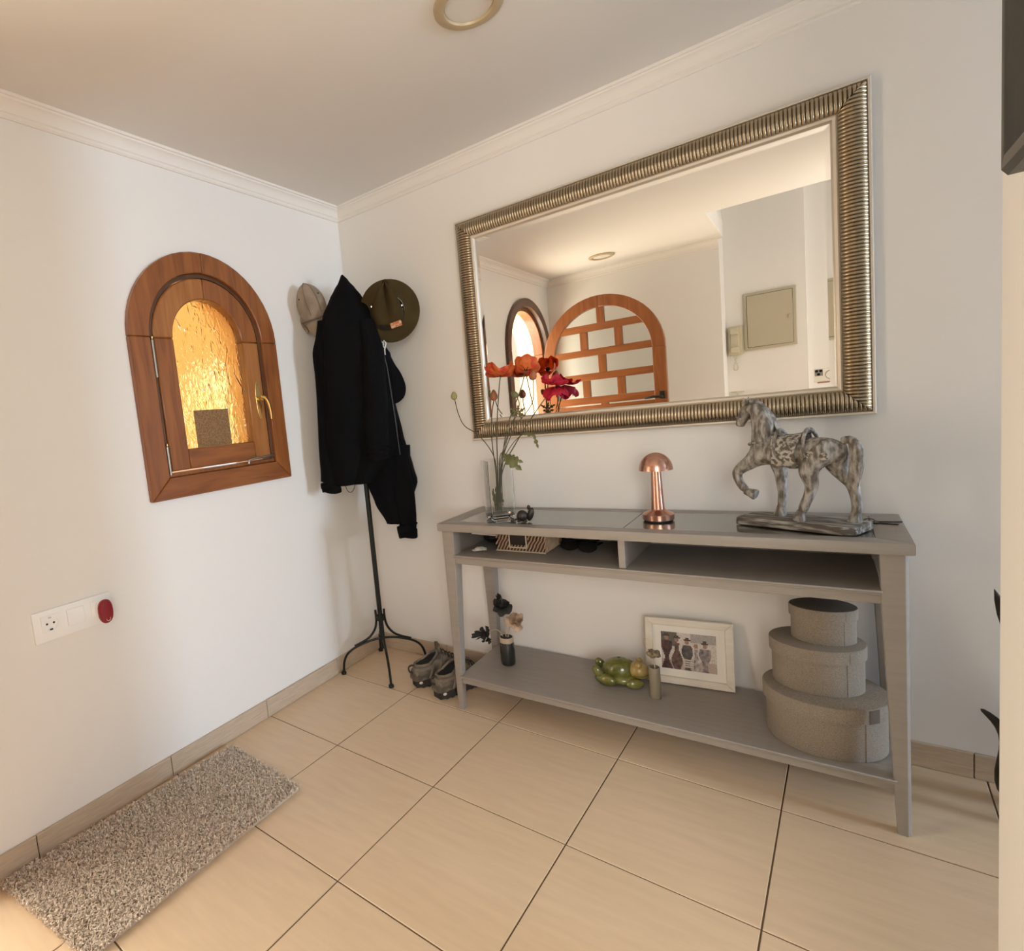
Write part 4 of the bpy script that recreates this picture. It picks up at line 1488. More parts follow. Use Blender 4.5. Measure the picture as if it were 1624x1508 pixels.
# ------------------------------------------------------------------ small dark figurine beside the vase
fg = thing('animal_figurine', 'tiny dark animal figurine beside the glass vase', 'figurine', (0.975, -0.285, GT))
fz = GT + 0.0005
build('figurine_body', MB().ell((0.968, -0.284, fz + 0.021), (0.020, 0.017, 0.0212), Euler((0, 0.2, 0.3)).to_matrix(), 14, 10), 'figurine', fg)
build('head', MB().ell((0.996, -0.275, fz + 0.026), (0.012, 0.012, 0.026), Euler((0.0, 0.35, 0.0)).to_matrix(), 12, 8), 'figurine', fg)
build('ear', MB().ell((0.990, -0.272, fz + 0.050), (0.007, 0.004, 0.010), None, 8, 6), 'figurine', fg)
build('tail', MB().tube(bez((0.955, -0.292, fz + 0.014), (0.945, -0.298, fz + 0.004), (0.935, -0.300, fz + 0.010), (0.930, -0.302, fz + 0.022), 8), [0.004, 0.004, 0.0035, 0.003, 0.003, 0.0025, 0.0025, 0.002, 0.0015], 6), 'figurine', fg)
for dx, dy in ((-0.012, -0.012), (0.012, -0.012)):
    build('foot', MB().ell((0.972 + dx, -0.284 + dy, fz + 0.005), (0.007, 0.009, 0.005), None, 8, 6), 'figurine', fg)

# ------------------------------------------------------------------ copper mushroom lamp
LPX, LPY = 1.397, -0.190
lamp = thing('mushroom_lamp', 'small copper table lamp with a mushroom dome shade', 'lamp', (LPX, LPY, GT))
lz = GT + 0.0004
build('base', MB().lathe([(0.044, 0.004), (0.0465, 0.005), (0.047, 0.022), (0.045, 0.024), (0.024, 0.034), (0.0205, 0.038)], 36, (LPX, LPY, lz)), 'copper', lamp, angle=30)
build('base_pad', MB().lathe([(0.040, 0.0), (0.0425, 0.0), (0.0425, 0.0045), (0.040, 0.0045)], 32, (LPX, LPY, lz)), 'rubber', lamp)
build('stem', MB().lathe([(0.0200, 0.037), (0.0175, 0.09), (0.0145, 0.172)], 28, (LPX, LPY, lz)), 'copper', lamp)
dome = [(0.0, 0.0)] if False else []
sh = []
for i in range(13):
    a = PI / 2 * i / 12
    sh.append((0.0500 * math.cos(a) if i < 12 else 0.001, 0.166 + 0.056 * math.sin(a)))
sh_in = [(max(0.001, r - 0.002), z - 0.002) for r, z in reversed(sh[:-1])]
m = MB()
m.lathe([(0.0475, 0.167)] + sh, 40, (LPX, LPY, lz))
build('dome_shade', m, 'copper', lamp, angle=50)

# ------------------------------------------------------------------ carved horse on a plinth
HX, HY = 1.7616, -0.2230
HROT = math.radians(156.93)
horse = thing('horse_sculpture', 'whitewashed carved wooden horse with raised foreleg on a plinth', 'sculpture', (HX, HY, TT), HROT)
hz = -TT


def skin_mesh(name, verts, edges, radii, material, parent, sub=2, root=0, smooth_shade=True):
    me = bpy.data.meshes.new(name)
    me.from_pydata(verts, edges, [])
    o = bpy.data.objects.new(name, me)
    COL.objects.link(o)
    sk = o.modifiers.new('skin', 'SKIN')
    sk.branch_smoothing = 0.6
    sk.use_smooth_shade = True
    for v, r in zip(me.skin_vertices[0].data, radii):
        v.radius = r if isinstance(r, (tuple, list)) else (r, r)
        v.use_root = False
    me.skin_vertices[0].data[root].use_root = True
    if sub:
        ss = o.modifiers.new('sub', 'SUBSURF')
        ss.levels = ss.render_levels = sub
    # bake the modifiers into a plain mesh
    dg = bpy.context.evaluated_depsgraph_get()
    ev = o.evaluated_get(dg)
    nm = bpy.data.meshes.new_from_object(ev)
    COL.objects.unlink(o)
    bpy.data.objects.remove(o)
    nm.name = name
    nm.materials.clear()
    nm.materials.append(MATS[material])
    for p in nm.polygons:
        p.use_smooth = smooth_shade
    ob = bpy.data.objects.new(name, nm)
    COL.objects.link(ob)
    if parent is not None:
        ob.parent = parent
        MW[ob] = MW[parent]
    else:
        MW[ob] = Matrix.Identity(4)
    return ob


HV, HE, HR = [], [], []


def chain(pts, start=None):
    prev = start
    ids = []
    for s, l, z, r in pts:
        HV.append((s, l, z + hz))
        HR.append(r)
        k = len(HV) - 1
        if prev is not None:
            HE.append((prev, k))
        prev = k
        ids.append(k)
    return ids


# trunk from croup to chest
K = 1.17
tr = chain([(-0.092, 0, 0.968, 0.036 * K), (-0.068, 0, 0.968, 0.044 * K), (-0.035, 0, 0.963, 0.043 * K), (0.005, 0, 0.960, 0.044 * K), (0.045, 0, 0.963, 0.046 * K), (0.078, 0, 0.968, 0.042 * K)])
nk = chain([(0.076, 0, 1.005, 0.036 * K), (0.076, 0, 1.040, 0.031 * K), (0.086, 0, 1.072, 0.026 * K), (0.104, 0, 1.096, 0.020 * K)], tr[5])
hdn = chain([(0.122, 0, 1.090, 0.018 * K), (0.134, 0, 1.070, 0.0145 * K), (0.144, 0, 1.050, 0.011 * K), (0.147, 0, 1.040, 0.0105 * K)], nk[3])
# raised fore leg (near side) and standing fore leg
chain([(0.098, 0.022, 0.942, 0.024 * K), (0.128, 0.024, 0.924, 0.0165 * K), (0.150, 0.024, 0.904, 0.0135 * K), (0.142, 0.024, 0.880, 0.0100 * K), (0.130, 0.024, 0.860, 0.0105 * K), (0.118, 0.024, 0.853, 0.0095 * K)], tr[5])
chain([(0.060, -0.022, 0.935, 0.024 * K), (0.051, -0.022, 0.905, 0.0150 * K), (0.049, -0.022, 0.872, 0.0128 * K), (0.048, -0.022, 0.842, 0.0100 * K), (0.049, -0.022, 0.818, 0.0108 * K), (0.052, -0.022, 0.796, 0.0095 * K)], tr[4])
# hind legs
chain([(-0.052, 0.024, 0.945, 0.032 * K), (-0.034, 0.024, 0.918, 0.023 * K), (-0.042, 0.024, 0.892, 0.0160 * K), (-0.046, 0.024, 0.875, 0.0140 * K), (-0.036, 0.024, 0.845, 0.0108 * K), (-0.025, 0.024, 0.818, 0.0110 * K), (-0.020, 0.024, 0.797, 0.0095 * K)], tr[1])
chain([(-0.080, -0.022, 0.940, 0.030 * K), (-0.090, -0.022, 0.912, 0.020 * K), (-0.110, -0.022, 0.886, 0.0140 * K), (-0.118, -0.022, 0.872, 0.0130 * K), (-0.122, -0.022, 0.845, 0.0104 * K), (-0.125, -0.022, 0.822, 0.0108 * K), (-0.122, -0.022, 0.797, 0.0095 * K)], tr[0])
for (hs, hl, hzz, tilt_) in ((0.057, -0.022, 0.7768, 0.16), (-0.013, 0.024, 0.7768, 0.20), (-0.118, -0.022, 0.7768, 0.12), (0.096, 0.024, 0.842, 1.25)):
    m = MB().lathe([(0.0150, 0.0), (0.0160, 0.002), (0.0118, 0.020), (0.0098, 0.030)], 14, (hs, hl, hzz + hz), rot=Euler((0, -tilt_ if tilt_ < 1 else tilt_, 0)).to_matrix())
    build('hoof', m, 'whitewash', horse, world=False)
skin_mesh('horse_body', HV, HE, HR, 'whitewash', horse, 2, 2)
# tail
tp = [Vector((-0.100, 0, 0.992)), Vector((-0.118, 0, 1.000)), Vector((-0.132, 0, 0.988)), Vector((-0.135, 0, 0.955)), Vector((-0.132, 0, 0.915)), Vector((-0.127, 0, 0.885)), Vector((-0.132, 0, 0.862))]
m = MB()
rings = []
for k, p in enumerate(tp):
    rr = (0.010, 0.012, 0.015, 0.017, 0.015, 0.012, 0.003)[k]
    t = (tp[min(k + 1, 6)] - tp[max(k - 1, 0)]).normalized()
    b = Vector((0, 1, 0))
    n_ = t.cross(b)
    rings.append([p + Vector((0, 0, hz)) + (n_ * math.cos(2 * PI * q / 18) + b * 0.7 * math.sin(2 * PI * q / 18)) * rr * (1 + 0.10 * math.cos(9 * 2 * PI * q / 18)) for q in range(18)])
m.loft(rings)
build('tail', m, 'whitewash', horse, world=False, subsurf=1)
# mane along the crest
m = MB()
mp_ = [(0.122, 1.112), (0.106, 1.122), (0.086, 1.112), (0.068, 1.094), (0.054, 1.066), (0.044, 1.036), (0.036, 1.016)]
rings = []
for k, (s, z) in enumerate(mp_):
    rr = (0.006, 0.012, 0.014, 0.014, 0.013, 0.011, 0.006)[k]
    rings.append([(s + rr * 0.7 * math.cos(2 * PI * q / 14) * (1 + 0.12 * math.cos(7 * q)), rr * 0.75 * math.sin(2 * PI * q / 14), z + hz - 0.006 + rr * 0.8 * math.cos(2 * PI * q / 14)) for q in range(14)])
m.loft(rings)
build('mane', m, 'whitewash', horse, world=False, subsurf=1)
for s in (-1, 1):
    m = MB().lathe([(0.0055, 0.0), (0.0065, 0.006), (0.004, 0.015), (0.0006, 0.022)], 8, (0.121, s * 0.008, 1.106 + hz), rot=Euler((s * -0.25, 0.25, 0)).to_matrix())
    build('ear', m, 'whitewash', horse, world=False)
    build('eye', MB().ell((0.130, s * 0.0165, 1.086 + hz), (0.0038, 0.0025, 0.0030), None, 8, 6), 'whitewash_relief', horse, world=False)
# saddle cloth: patterned blanket wrapped over the barrel, with pommel and cantle
m = MB()
rows = []
for i in range(11):
    s = lerp(0.046, -0.022, i / 10)
    row = []
    for k in range(25):
        a = lerp(-2.25, 2.25, k / 24)
        rl, rz = 0.0500, 0.0525
        bump = 0.0016 * math.sin(9 * a) * math.sin(i * 1.9)
        zz = 0.962 + rz * math.cos(a) * (1 if abs(a) < 1.57 else 0.95)
        edge_ = 0.010 * (abs(2 * i / 10 - 1)) ** 2 * (1 if abs(a) < 0.6 else 0)
        row.append((s + 0.006 * math.cos(2 * a) * (1 - 2 * i / 10), (rl + bump) * math.sin(a), zz + bump + edge_ + hz))
    rows.append(row)
for e in (1.0, 0.965):
    vs = [[m.bm.verts.new((x, y * e, (z - (0.962 + hz)) * e + 0.962 + hz)) for x, y, z in row] for row in rows]
    for a_, b_ in zip(vs[:-1], vs[1:]):
        for k in range(24):
            m.face([a_[k], a_[k + 1], b_[k + 1], b_[k]])
build('saddle_cloth', m, 'whitewash_relief', horse, world=False)
for s0, hh in ((0.040, 0.013), (-0.030, 0.014)):
    pts = [(s0 - 0.010 * (1 - math.cos(a)), 0.050 * math.sin(a), 0.962 + hz + (0.052 + hh * max(0, math.cos(a)) ** 2) * math.cos(a)) for a in [lerp(-1.7, 1.7, k / 16) for k in range(17)]]
    build('saddle_edge', MB().tube(pts, [0.0022 + 0.003 * math.sin(PI * k / 16) for k in range(17)], 8), 'whitewash', horse, world=False)
for s0, z0 in ((-0.052, 0.962), (-0.083, 0.958)):
    build('harness_ring', MB().lathe([(0.006, 0), (0.0095, 0.0), (0.0105, 0.002), (0.008, 0.0035), (0.006, 0.002)], 14, (s0, 0.0455, z0 + hz), rot=Matrix.Rotation(-PI / 2, 3, 'X')), 'whitewash_relief', horse, world=False)
build('breast_strap', MB().tube([(0.116 * 1.0 - 0.055 * (abs(a) / 1.7) ** 2, 0.046 * math.sin(a), 0.984 + hz + 0.012 * abs(math.sin(a))) for a in [lerp(-1.7, 1.7, k / 14) for k in range(15)]], 0.003, 6), 'whitewash', horse, world=False)
build('bridle', MB().tube([(0.1395 + 0.0150 * math.cos(a), 0.0150 * math.sin(a), 1.066 + hz + 0.004 * math.cos(a)) for a in [2 * PI * k / 16 for k in range(17)]], 0.0014, 6), 'whitewash_relief', horse, world=False)
# plinth
m = MB()
pl = [(-0.146, -0.056), (0.118, -0.054), (0.140, -0.040), (0.141, 0.050), (0.128, 0.056), (-0.118, 0.057), (-0.146, 0.040)]
m.loft([[(x, y, 0.0004) for x, y in pl], [(x * 0.995, y * 0.99, 0.017) for x, y in pl], [(x * 0.985, y * 0.97, 0.0218) for x, y in pl]])
build('plinth', m, 'plinth_wash', horse, world=False, bev=0.002)

# ------------------------------------------------------------------ keys behind the horse
ky = thing('key_bunch', 'small dark bunch of keys behind the horse plinth', 'keys', (1.925, -0.14, TT))
kz = TT + 0.0008
build('key_ring', MB().tube([(1.913 + 0.011 * math.cos(2 * PI * k / 18), -0.150 + 0.011 * math.sin(2 * PI * k / 18), kz + 0.0025 + 0.006 * (1 + math.sin(2 * PI * k / 18)) * 0.5) for k in range(19)], 0.0013, 6), 'dark_metal', ky)
for a, ln in ((0.15, 0.048), (-0.35, 0.040)):
    c, s = math.cos(a), math.sin(a)
    m = MB()
    m.lathe([(0.004, 0), (0.0095, 0), (0.0095, 0.0025), (0.004, 0.0025)], 14, (1.924, -0.146 + 8 * a * 0.004, kz))
    x0, y0 = 1.932, -0.146 + 8 * a * 0.004
    m.prism([(0, -0.0035), (ln, -0.003), (ln, 0.001), (ln * 0.85, 0.0035), (ln * 0.6, 0.001), (ln * 0.5, 0.004), (0, 0.0035)], lambda x, y: (x0 + x * c - y * s, y0 + x * s + y * c, kz), lambda x, y: (x0 + x * c - y * s, y0 + x * s + y * c, kz + 0.0022))
    build('key', m, 'dark_metal', ky)

# ================================================================== ON THE UPPER SHELF
US = 0.6324
bk = thing('wicker_basket', 'brown wicker basket with a label window on the upper shelf', 'basket', (0.94, -0.19, US))
BX0, BX1, BY0, BY1, BZ = 0.845, 1.035, -0.262, -0.10, 0.078
build('core', MB().box(BX0 + 0.004, BX1 - 0.004, BY0 + 0.004, BY1 - 0.004, US + 0.0005, US + BZ - 0.002), 'wicker_dark', bk, smooth=False)


def weave(p0, p1, z0, z1, skip=None):
    """diagonal strands over one side of the basket, joined to one part"""
    m = MB()
    p0, p1 = Vector(p0), Vector(p1)
    L = (p1 - p0).length
    d = (p1 - p0) / L
    nrm = Vector((d.y, -d.x, 0))
    rows = 3
    hgt = (z1 - z0) / rows
    for rI in range(rows):
        zc = z0 + hgt * (rI + 0.5)
        n = int(L / 0.0125)
        for k in range(n):
            a = (k + 0.5) / n * L
            if skip and skip[0] - 0.004 < a < skip[1] + 0.004 and zc > skip[2]:
                continue
            lean = 0.009 if rI % 2 else 0.007
            c = p0 + d * a + nrm * 0.002
            m.tube([c + d * -lean + Vector((0, 0, zc - hgt * 0.55)), c + nrm * 0.0022 + Vector((0, 0, zc)), c + d * lean + Vector((0, 0, zc + hgt * 0.5))], 0.0027, 5)
    return m


build('label_window', MB().box(BX0 + 0.056, BX0 + 0.118, BY0 + 0.001, BY0 + 0.0045, US + 0.020, US + BZ - 0.004), 'black_leather', bk, smooth=False)
sk_ = (0.052, 0.122, US + 0.022)
f_ = build('woven_front', weave((BX0, BY0 + 0.003, 0), (BX1, BY0 + 0.003, 0), US + 0.003, US + BZ - 0.003, sk_), 'wicker', bk)
f_['kind'] = 'stuff'
f_ = build('woven_side', weave((BX1 - 0.003, BY0, 0), (BX1 - 0.003, BY1, 0), US + 0.003, US + BZ - 0.003), 'wicker', bk)
f_['kind'] = 'stuff'
m = MB()
wx0, wx1, wz0, wz1 = BX0 + 0.054, BX0 + 0.120, US + 0.018, US + BZ - 0.004
for q in range(26):
    t = q / 25
    m.ell((lerp(wx0, wx1, t), BY0 - 0.001, wz0), (0.0032, 0.0026, 0.0028), None, 6, 4)
for x in (wx0, wx1):
    for q in range(12):
        m.ell((x, BY0 - 0.001, lerp(wz0, wz1, q / 11)), (0.0032, 0.0026, 0.0034), None, 6, 4)
build('window_braid', m, 'wicker_trim', bk)
m = MB()
for q in range(36):
    m.ell((lerp(BX0, BX1, q / 35), BY0 - 0.001, US + 0.0036), (0.0034, 0.003, 0.003), None, 6, 4)
build('base_braid', m, 'wicker_trim', bk)

sg = thing('sunglasses', 'folded black sunglasses lying right of the wicker basket', 'sunglasses', (1.14, -0.17, US))
for x, y in ((1.095, -0.175), (1.165, -0.190)):
    rr = [(0.030 * math.cos(2 * PI * k / 20), 0.022 * math.sin(2 * PI * k / 20)) for k in range(20)]
    m = MB()
    m.loft([[(x + a, y - 0.010 + 0.35 * b, US + 0.020 + b * 0.85) for a, b in rr], [(x + a * 0.98, y - 0.006 + 0.35 * b, US + 0.021 + b * 0.85) for a, b in rr]])
    build('lens', m, 'black_gloss', sg)
    build('rim', MB().tube([(x + a * 1.03, y - 0.008 + 0.35 * b, US + 0.0212 + b * 0.86) for a, b in rr + rr[:1]], 0.0022, 6), 'black_gloss', sg)
build('bridge', MB().tube([(1.122, -0.190, US + 0.026), (1.130, -0.193, US + 0.029), (1.137, -0.195, US + 0.026)], 0.0022, 6), 'black_gloss', sg)
build('temple', MB().tube([(1.066, -0.178, US + 0.026), (1.070, -0.14, US + 0.028), (1.13, -0.12, US + 0.012), (1.16, -0.125, US + 0.004)], 0.0026, 6), 'black_gloss', sg)
build('temple', MB().tube([(1.196, -0.195, US + 0.026), (1.205, -0.16, US + 0.027), (1.13, -0.135, US + 0.016), (1.08, -0.13, US + 0.006)], 0.0026, 6), 'black_gloss', sg)
sc = thing('glasses_case', 'small black case behind the sunglasses on the shelf', 'case', (1.09, -0.085, US))
build('case_body', MB().ell((1.10, -0.085, US + 0.0225), (0.075, 0.030, 0.022), None, 18, 10), 'black_leather', sc)
build('case_seam', MB().tube([(1.10 + 0.0755 * math.cos(2 * PI * k / 24), -0.085 + 0.0305 * math.sin(2 * PI * k / 24), US + 0.0225) for k in range(25)], 0.0014, 6), 'zip', sc)
bg = thing('black_pouch', 'flat black pouch lying at the left end of the upper shelf', 'pouch', (0.775, -0.13, US))
build('pouch_body', MB().ell((0.780, -0.125, US + 0.0285), (0.052, 0.075, 0.028), None, 18, 10, lambda p, d: Vector((p.x, p.y, p.z * (1 + 0.15 * math.sin(8 * d.x + 5 * d.y))))), 'black_leather', bg)
build('pouch_flap', MB().ell((0.780, -0.160, US + 0.0385), (0.048, 0.036, 0.020), None, 16, 8), 'black_leather', bg)
pp = thing('paper_stack', 'white papers on top of the black pouch', 'papers', (0.79, -0.20, US + 0.06))
for k in range(3):
    c, s = math.cos(0.12 * k - 0.1), math.sin(0.12 * k - 0.1)
    z0 = US + 0.0592 + 0.0045 * k
    m = MB().prism([(-0.055, -0.07), (0.055, -0.07), (0.055, 0.07), (-0.055, 0.07)], lambda x, y: (0.800 + x * c - y * s, -0.195 + x * s + y * c, z0), lambda x, y: (0.800 + x * c - y * s, -0.195 + x * s + y * c, z0 + 0.0035))
    build('sheet', m, 'paper', pp, smooth=False)
ts = thing('crumpled_tissue', 'crumpled white tissue at the left end of the upper shelf', 'tissue', (0.785, -0.285, US))


def crumple(p, d):
    k = 1 + 0.35 * noise.noise(d * 2.6) + 0.2 * noise.noise(d * 6)
    return Vector((p.x * k, p.y * k, p.z * k * (0.75 if d.z < 0 else 1)))


build('tissue_fold', MB().ell((0.788, -0.287, US + 0.0095), (0.024, 0.020, 0.0075), None, 18, 10, crumple), 'paper', ts)
build('tissue_corner', MB().ell((0.772, -0.297, US + 0.0050), (0.016, 0.012, 0.0035), None, 12, 6, crumple), 'paper', ts)

# ================================================================== ON THE LOWER SHELF
LS = 0.1454


def paper_rose(parent, c, r, material, face=(0, -1, 0.3), seed=0, layers=4):
    rnd = random.Random(seed)
    z = Vector(face).normalized()
    rot = z.to_track_quat('Z', 'Y').to_matrix()
    c = Vector(c)
    for L in range(layers):
        n = 5 if L < 3 else 3
        rad = r * (1.0 - 0.24 * L)
        hgt = r * (0.10 + 0.26 * L)
        for q in range(n):
            a0 = 2 * PI * q / n + L * 0.7 + rnd.uniform(-0.15, 0.15)
            pz = rnd.uniform(0.3, 2.0)
            pr = rnd.uniform(0.78, 1.22)
            m = MB()
            rows = []
            for i in range(4):
                t = i / 3
                row = []
                for k in range(6):
                    a = a0 + (k / 5 - 0.5) * (2 * PI / n) * 1.35
                    rr = rad * pr * (0.15 + 0.85 * t) * (1 - 0.22 * (2 * k / 5 - 1) ** 2 * t)
                    zz = hgt * t * pz + r * 0.20 * t * t * math.sin(4 * a + seed + q) - (0.25 * r * t * t if L == 0 else 0)
                    row.append(c + rot @ Vector((rr * math.cos(a), rr * math.sin(a), zz)))
                rows.append(row)
            vs = [[m.bm.verts.new(p) for p in row] for row in rows]
            vs2 = [[m.bm.verts.new(p - rot @ Vector((0, 0, 0.0012))) for p in row] for row in rows]
            for v_, w_ in ((vs, 0), (vs2, 1)):
                for a_, b_ in zip(v_[:-1], v_[1:]):
                    for k in range(5):
                        m.face([a_[k], a_[k + 1], b_[k + 1], b_[k]])
            build('petal', m, material, parent)
    build('rose_heart', MB().ell(c + rot @ Vector((0, 0, r * 0.45)), (r * 0.26, r * 0.26, r * 0.35), rot, 8, 6), material, parent)


JX, JY = 0.815, -0.190
jar = thing('dark_jar', 'black glazed jar with a raw rim holding paper roses', 'vase', (JX, JY, LS))
build('jar_body', MB().lathe([(0.020, 0.0003), (0.027, 0.002), (0.0295, 0.012), (0.0295, 0.082), (0.027, 0.092)], 28, (JX, JY, LS)), 'jar_dark', jar)
build('jar_rim', MB().lathe([(0.0262, 0.0925), (0.0275, 0.094), (0.0275, 0.112), (0.0255, 0.114), (0.0235, 0.112), (0.0235, 0.096)], 28, (JX, JY, LS)), 'jar_rim', jar)
build('jar_mouth_shade', MB().lathe([(0.002, 0.1125), (0.0236, 0.1125), (0.0236, 0.1135), (0.002, 0.1135)], 24, (JX, JY, LS)), 'socket_dark', jar)  # dark disc across the rim, painting the shade inside the jar
for name, lab, c, r, mt, fc, sd in (('paper_rose', 'black paper rose standing tallest in the dark jar', (0.811, -0.200, 0.385), 0.040, 'rose_black', (0.1, -0.6, 1.0), 1),
                                    ('paper_rose', 'beige paper rose leaning right in the dark jar', (0.862, -0.200, 0.330), 0.036, 'rose_beige', (0.7, -0.5, 0.8), 2),
                                    ('paper_rose', 'faded black paper rose hanging left of the dark jar', (0.738, -0.205, 0.262), 0.038, 'rose_black', (-1.0, -0.5, -0.1), 3)):
    o = thing(name, lab, 'flower', (JX, JY, LS + 0.03), group='paper roses in the dark jar')
    build('stem', MB().tube(bez((JX + (c[0] - JX) * 0.05, JY, LS + 0.05), (JX + (c[0] - JX) * 0.15, JY, LS + 0.16), (lerp(JX, c[0], 0.6), lerp(JY, c[1], 0.6), c[2] - 0.01 if c[0] > JX - 0.03 else LS + 0.15), Vector(c), 10), 0.0018, 6), 'stick', o)
    paper_rose(o, c, r, mt, fc, sd)

# green ceramic frog
fx, fy = 1.232, -0.150
frog = thing('ceramic_frog', 'glossy green ceramic frog lying on the lower shelf', 'figurine', (fx, fy, LS), math.radians(10))


def frog_part(name, c, rad, material, rot=None, fn=None):
    return build(name, MB().ell((c[0], c[1], c[2]), rad, rot, 18, 12, fn), material, frog, world=False)


frog_part('frog_body', (0.0, 0.0, 0.050), (0.060, 0.045, 0.042), 'frog_glaze', Euler((0, -0.12, 0)).to_matrix())
frog_part('belly', (0.004, -0.006, 0.024), (0.064, 0.048, 0.0235), 'frog_glaze')
frog_part('head', (0.064, -0.010, 0.058), (0.034, 0.034, 0.030), 'frog_gold', Euler((0, 0.15, 0)).to_matrix())
for s in (-1, 1):
    e = frog_part('eye', (0.066, s * 0.020 - 0.010, 0.084), (0.011, 0.011, 0.011), 'frog_gold')
frog_part('mouth', (0.072, -0.016, 0.046), (0.031, 0.033, 0.005), 'frog_glaze')
for s in (-1, 1):
    frog_part('hind_leg', (-0.042, s * 0.040, 0.022), (0.040, 0.018, 0.0215), 'frog_glaze', Euler((0, 0, s * 0.3)).to_matrix())
    frog_part('foot', (-0.068, s * 0.034 - 0.006, 0.050), (0.016, 0.012, 0.022), 'frog_glaze', Euler((0, -0.6, 0)).to_matrix())
    frog_part('arm', (0.052, s * 0.040, 0.018), (0.030, 0.014, 0.0175), 'frog_glaze', Euler((0, 0, -s * 0.4)).to_matrix())
build('coin_slot', MB().box(-0.004, 0.004, -0.003, 0.003, 0.0905, 0.0935), 'socket_dark', frog, world=False)

# slim taupe bud vase
bx, by = 1.362, -0.207
bv = thing('bud_vase', 'slim taupe cylinder vase in front of the picture frame', 'vase', (bx, by, LS))
build('cylinder', MB().lathe([(0.014, 0.0003), (0.0172, 0.001), (0.0178, 0.006), (0.0178, 0.106), (0.0172, 0.108), (0.0140, 0.108), (0.0140, 0.04)], 26, (bx, by, LS)), 'taupe_glaze', bv)
o = thing('dried_flower', 'small dried flower standing in the slim taupe vase', 'flower', (bx, by, LS + 0.05))
build('stem', MB().tube([(bx, by, LS + 0.05), (bx + 0.002, by, LS + 0.12), (bx + 0.001, by - 0.002, LS + 0.140)], 0.0018, 6), 'stick', o)
for k in range(9):
    a = 2 * PI * k / 8
    rr = 0.013 if k < 8 else 0
    m = MB().ell((bx + rr * math.cos(a), by + rr * math.sin(a), LS + 0.150 + (0.006 if k % 2 else 0) + (0.008 if k == 8 else 0)), (0.010, 0.010, 0.008), None, 9, 6, crumple)
    build('flower_head', m, 'dry_flower', o)
build('curled_tendril', MB().tube(bez((bx, by, LS + 0.150), (bx - 0.03, by, LS + 0.17), (bx - 0.045, by, LS + 0.205), (bx - 0.012, by, LS + 0.205), 10), 0.0006, 5), 'stick', o)

# cream picture frame leaning on the wall
pf = thing('picture_frame', 'cream picture frame with a photograph of people leaning on the wall', 'picture frame', (1.442, -0.06, LS))
PW, PH, PFW = 0.268, 0.226, 0.024
tiltm = Matrix.Rotation(math.radians(-9), 4, 'X')
base_m = Matrix.Translation((1.441, -0.068, LS + 0.0004)) @ Matrix.Rotation(math.radians(6.5), 4, 'Z') @ tiltm


def pfb(name, mb, material, bev=0.0, smooth=True):
    bmesh.ops.transform(mb.bm, matrix=base_m, verts=mb.bm.verts)
    return build(name, mb, material, pf, bev=bev, smooth=smooth)


hw = PW / 2
for quad in ([(-hw, 0), (hw, 0), (hw - PFW, PFW), (-hw + PFW, PFW)], [(hw, PH), (-hw, PH), (-hw + PFW, PH - PFW), (hw - PFW, PH - PFW)],
             [(-hw, PH), (-hw, 0), (-hw + PFW, PFW), (-hw + PFW, PH - PFW)], [(hw, 0), (hw, PH), (hw - PFW, PH - PFW), (hw - PFW, PFW)]):
    m = MB().prism(quad, lambda x, z: (x, -0.020, z), lambda x, z: (x, 0.0, z))
    pfb('frame_side', m, 'frame_cream', 0.0015)
pfb('mount', MB().box(-hw + PFW, hw - PFW, -0.010, -0.006, PFW, PH - PFW), 'mount_card', smooth=False)
# the print: a sepia group photograph, painted per cell on a flat sheet
NXP, NZP = 64, 50
px0, px1, pz0, pz1 = -0.084, 0.084, 0.050, 0.178
me = bpy.data.meshes.new('photograph')
vv, ff, cols = [], [], []
for j in range(NZP + 1):
    for i in range(NXP + 1):
        p = base_m @ Vector((lerp(px0, px1, i / NXP), -0.0106, lerp(pz0, pz1, j / NZP)))
        vv.append(tuple(p - Vector(pf.location)))
rp = random.Random(5)
people = [(0.10, 0.94, 0.10, (0.055, 0.022, 0.022), True), (0.29, 0.90, 0.095, (0.10, 0.05, 0.04), True), (0.48, 0.86, 0.095, (0.075, 0.06, 0.055), True), (0.64, 0.78, 0.06, (0.34, 0.30, 0.27), False), (0.80, 0.80, 0.10, (0.22, 0.18, 0.17), True)]
for j in range(NZP):
    for i in range(NXP):
        x, z = (i + 0.5) / NXP, (j + 0.5) / NZP
        base = (0.56, 0.50, 0.44) if z > 0.25 else (0.42, 0.33, 0.27)
        if z > 0.62 and x < 0.3:
            base = (0.10, 0.095, 0.075)
        if z > 0.75 and x > 0.55:
            base = (0.34, 0.31, 0.28)
        col = base
        for cx, top, w, c, hat_ in people:
            hd = top - 0.10
            if abs(x - cx) < w * (0.75 + 0.35 * math.sin(z * 9 + cx * 20)) and z < hd - 0.08:
                f = 0.6 + 0.9 * noise.noise(Vector((x * 14, z * 11, cx * 30)))
                col = tuple(min(0.6, max(0.01, q * (1 + 1.2 * (f - 0.6)))) for q in c)
            if (x - cx) ** 2 / 0.0016 + (z - hd) ** 2 / 0.0045 < 1:
                col = (0.30, 0.17, 0.11)
            if hat_ and abs(x - cx) < 0.062 and abs(z - hd - 0.062) < 0.022:
                col = (0.045, 0.03, 0.025)
            if hat_ and abs(x - cx) < 0.034 and 0.06 < z - hd < 0.13:
                col = (0.05, 0.035, 0.028)
        if 0.40 < x < 0.60 and 0.05 < z < 0.30 and (int(z * 50) % 3):
            col = (0.50, 0.43, 0.37)
        n_ = 1 + 0.35 * (rp.random() - 0.5)
        cols.append(tuple(q * n_ for q in col))
        a = j * (NXP + 1) + i
        ff.append((a, a + 1, a + NXP + 2, a + NXP + 1))
me.from_pydata(vv, [], ff)
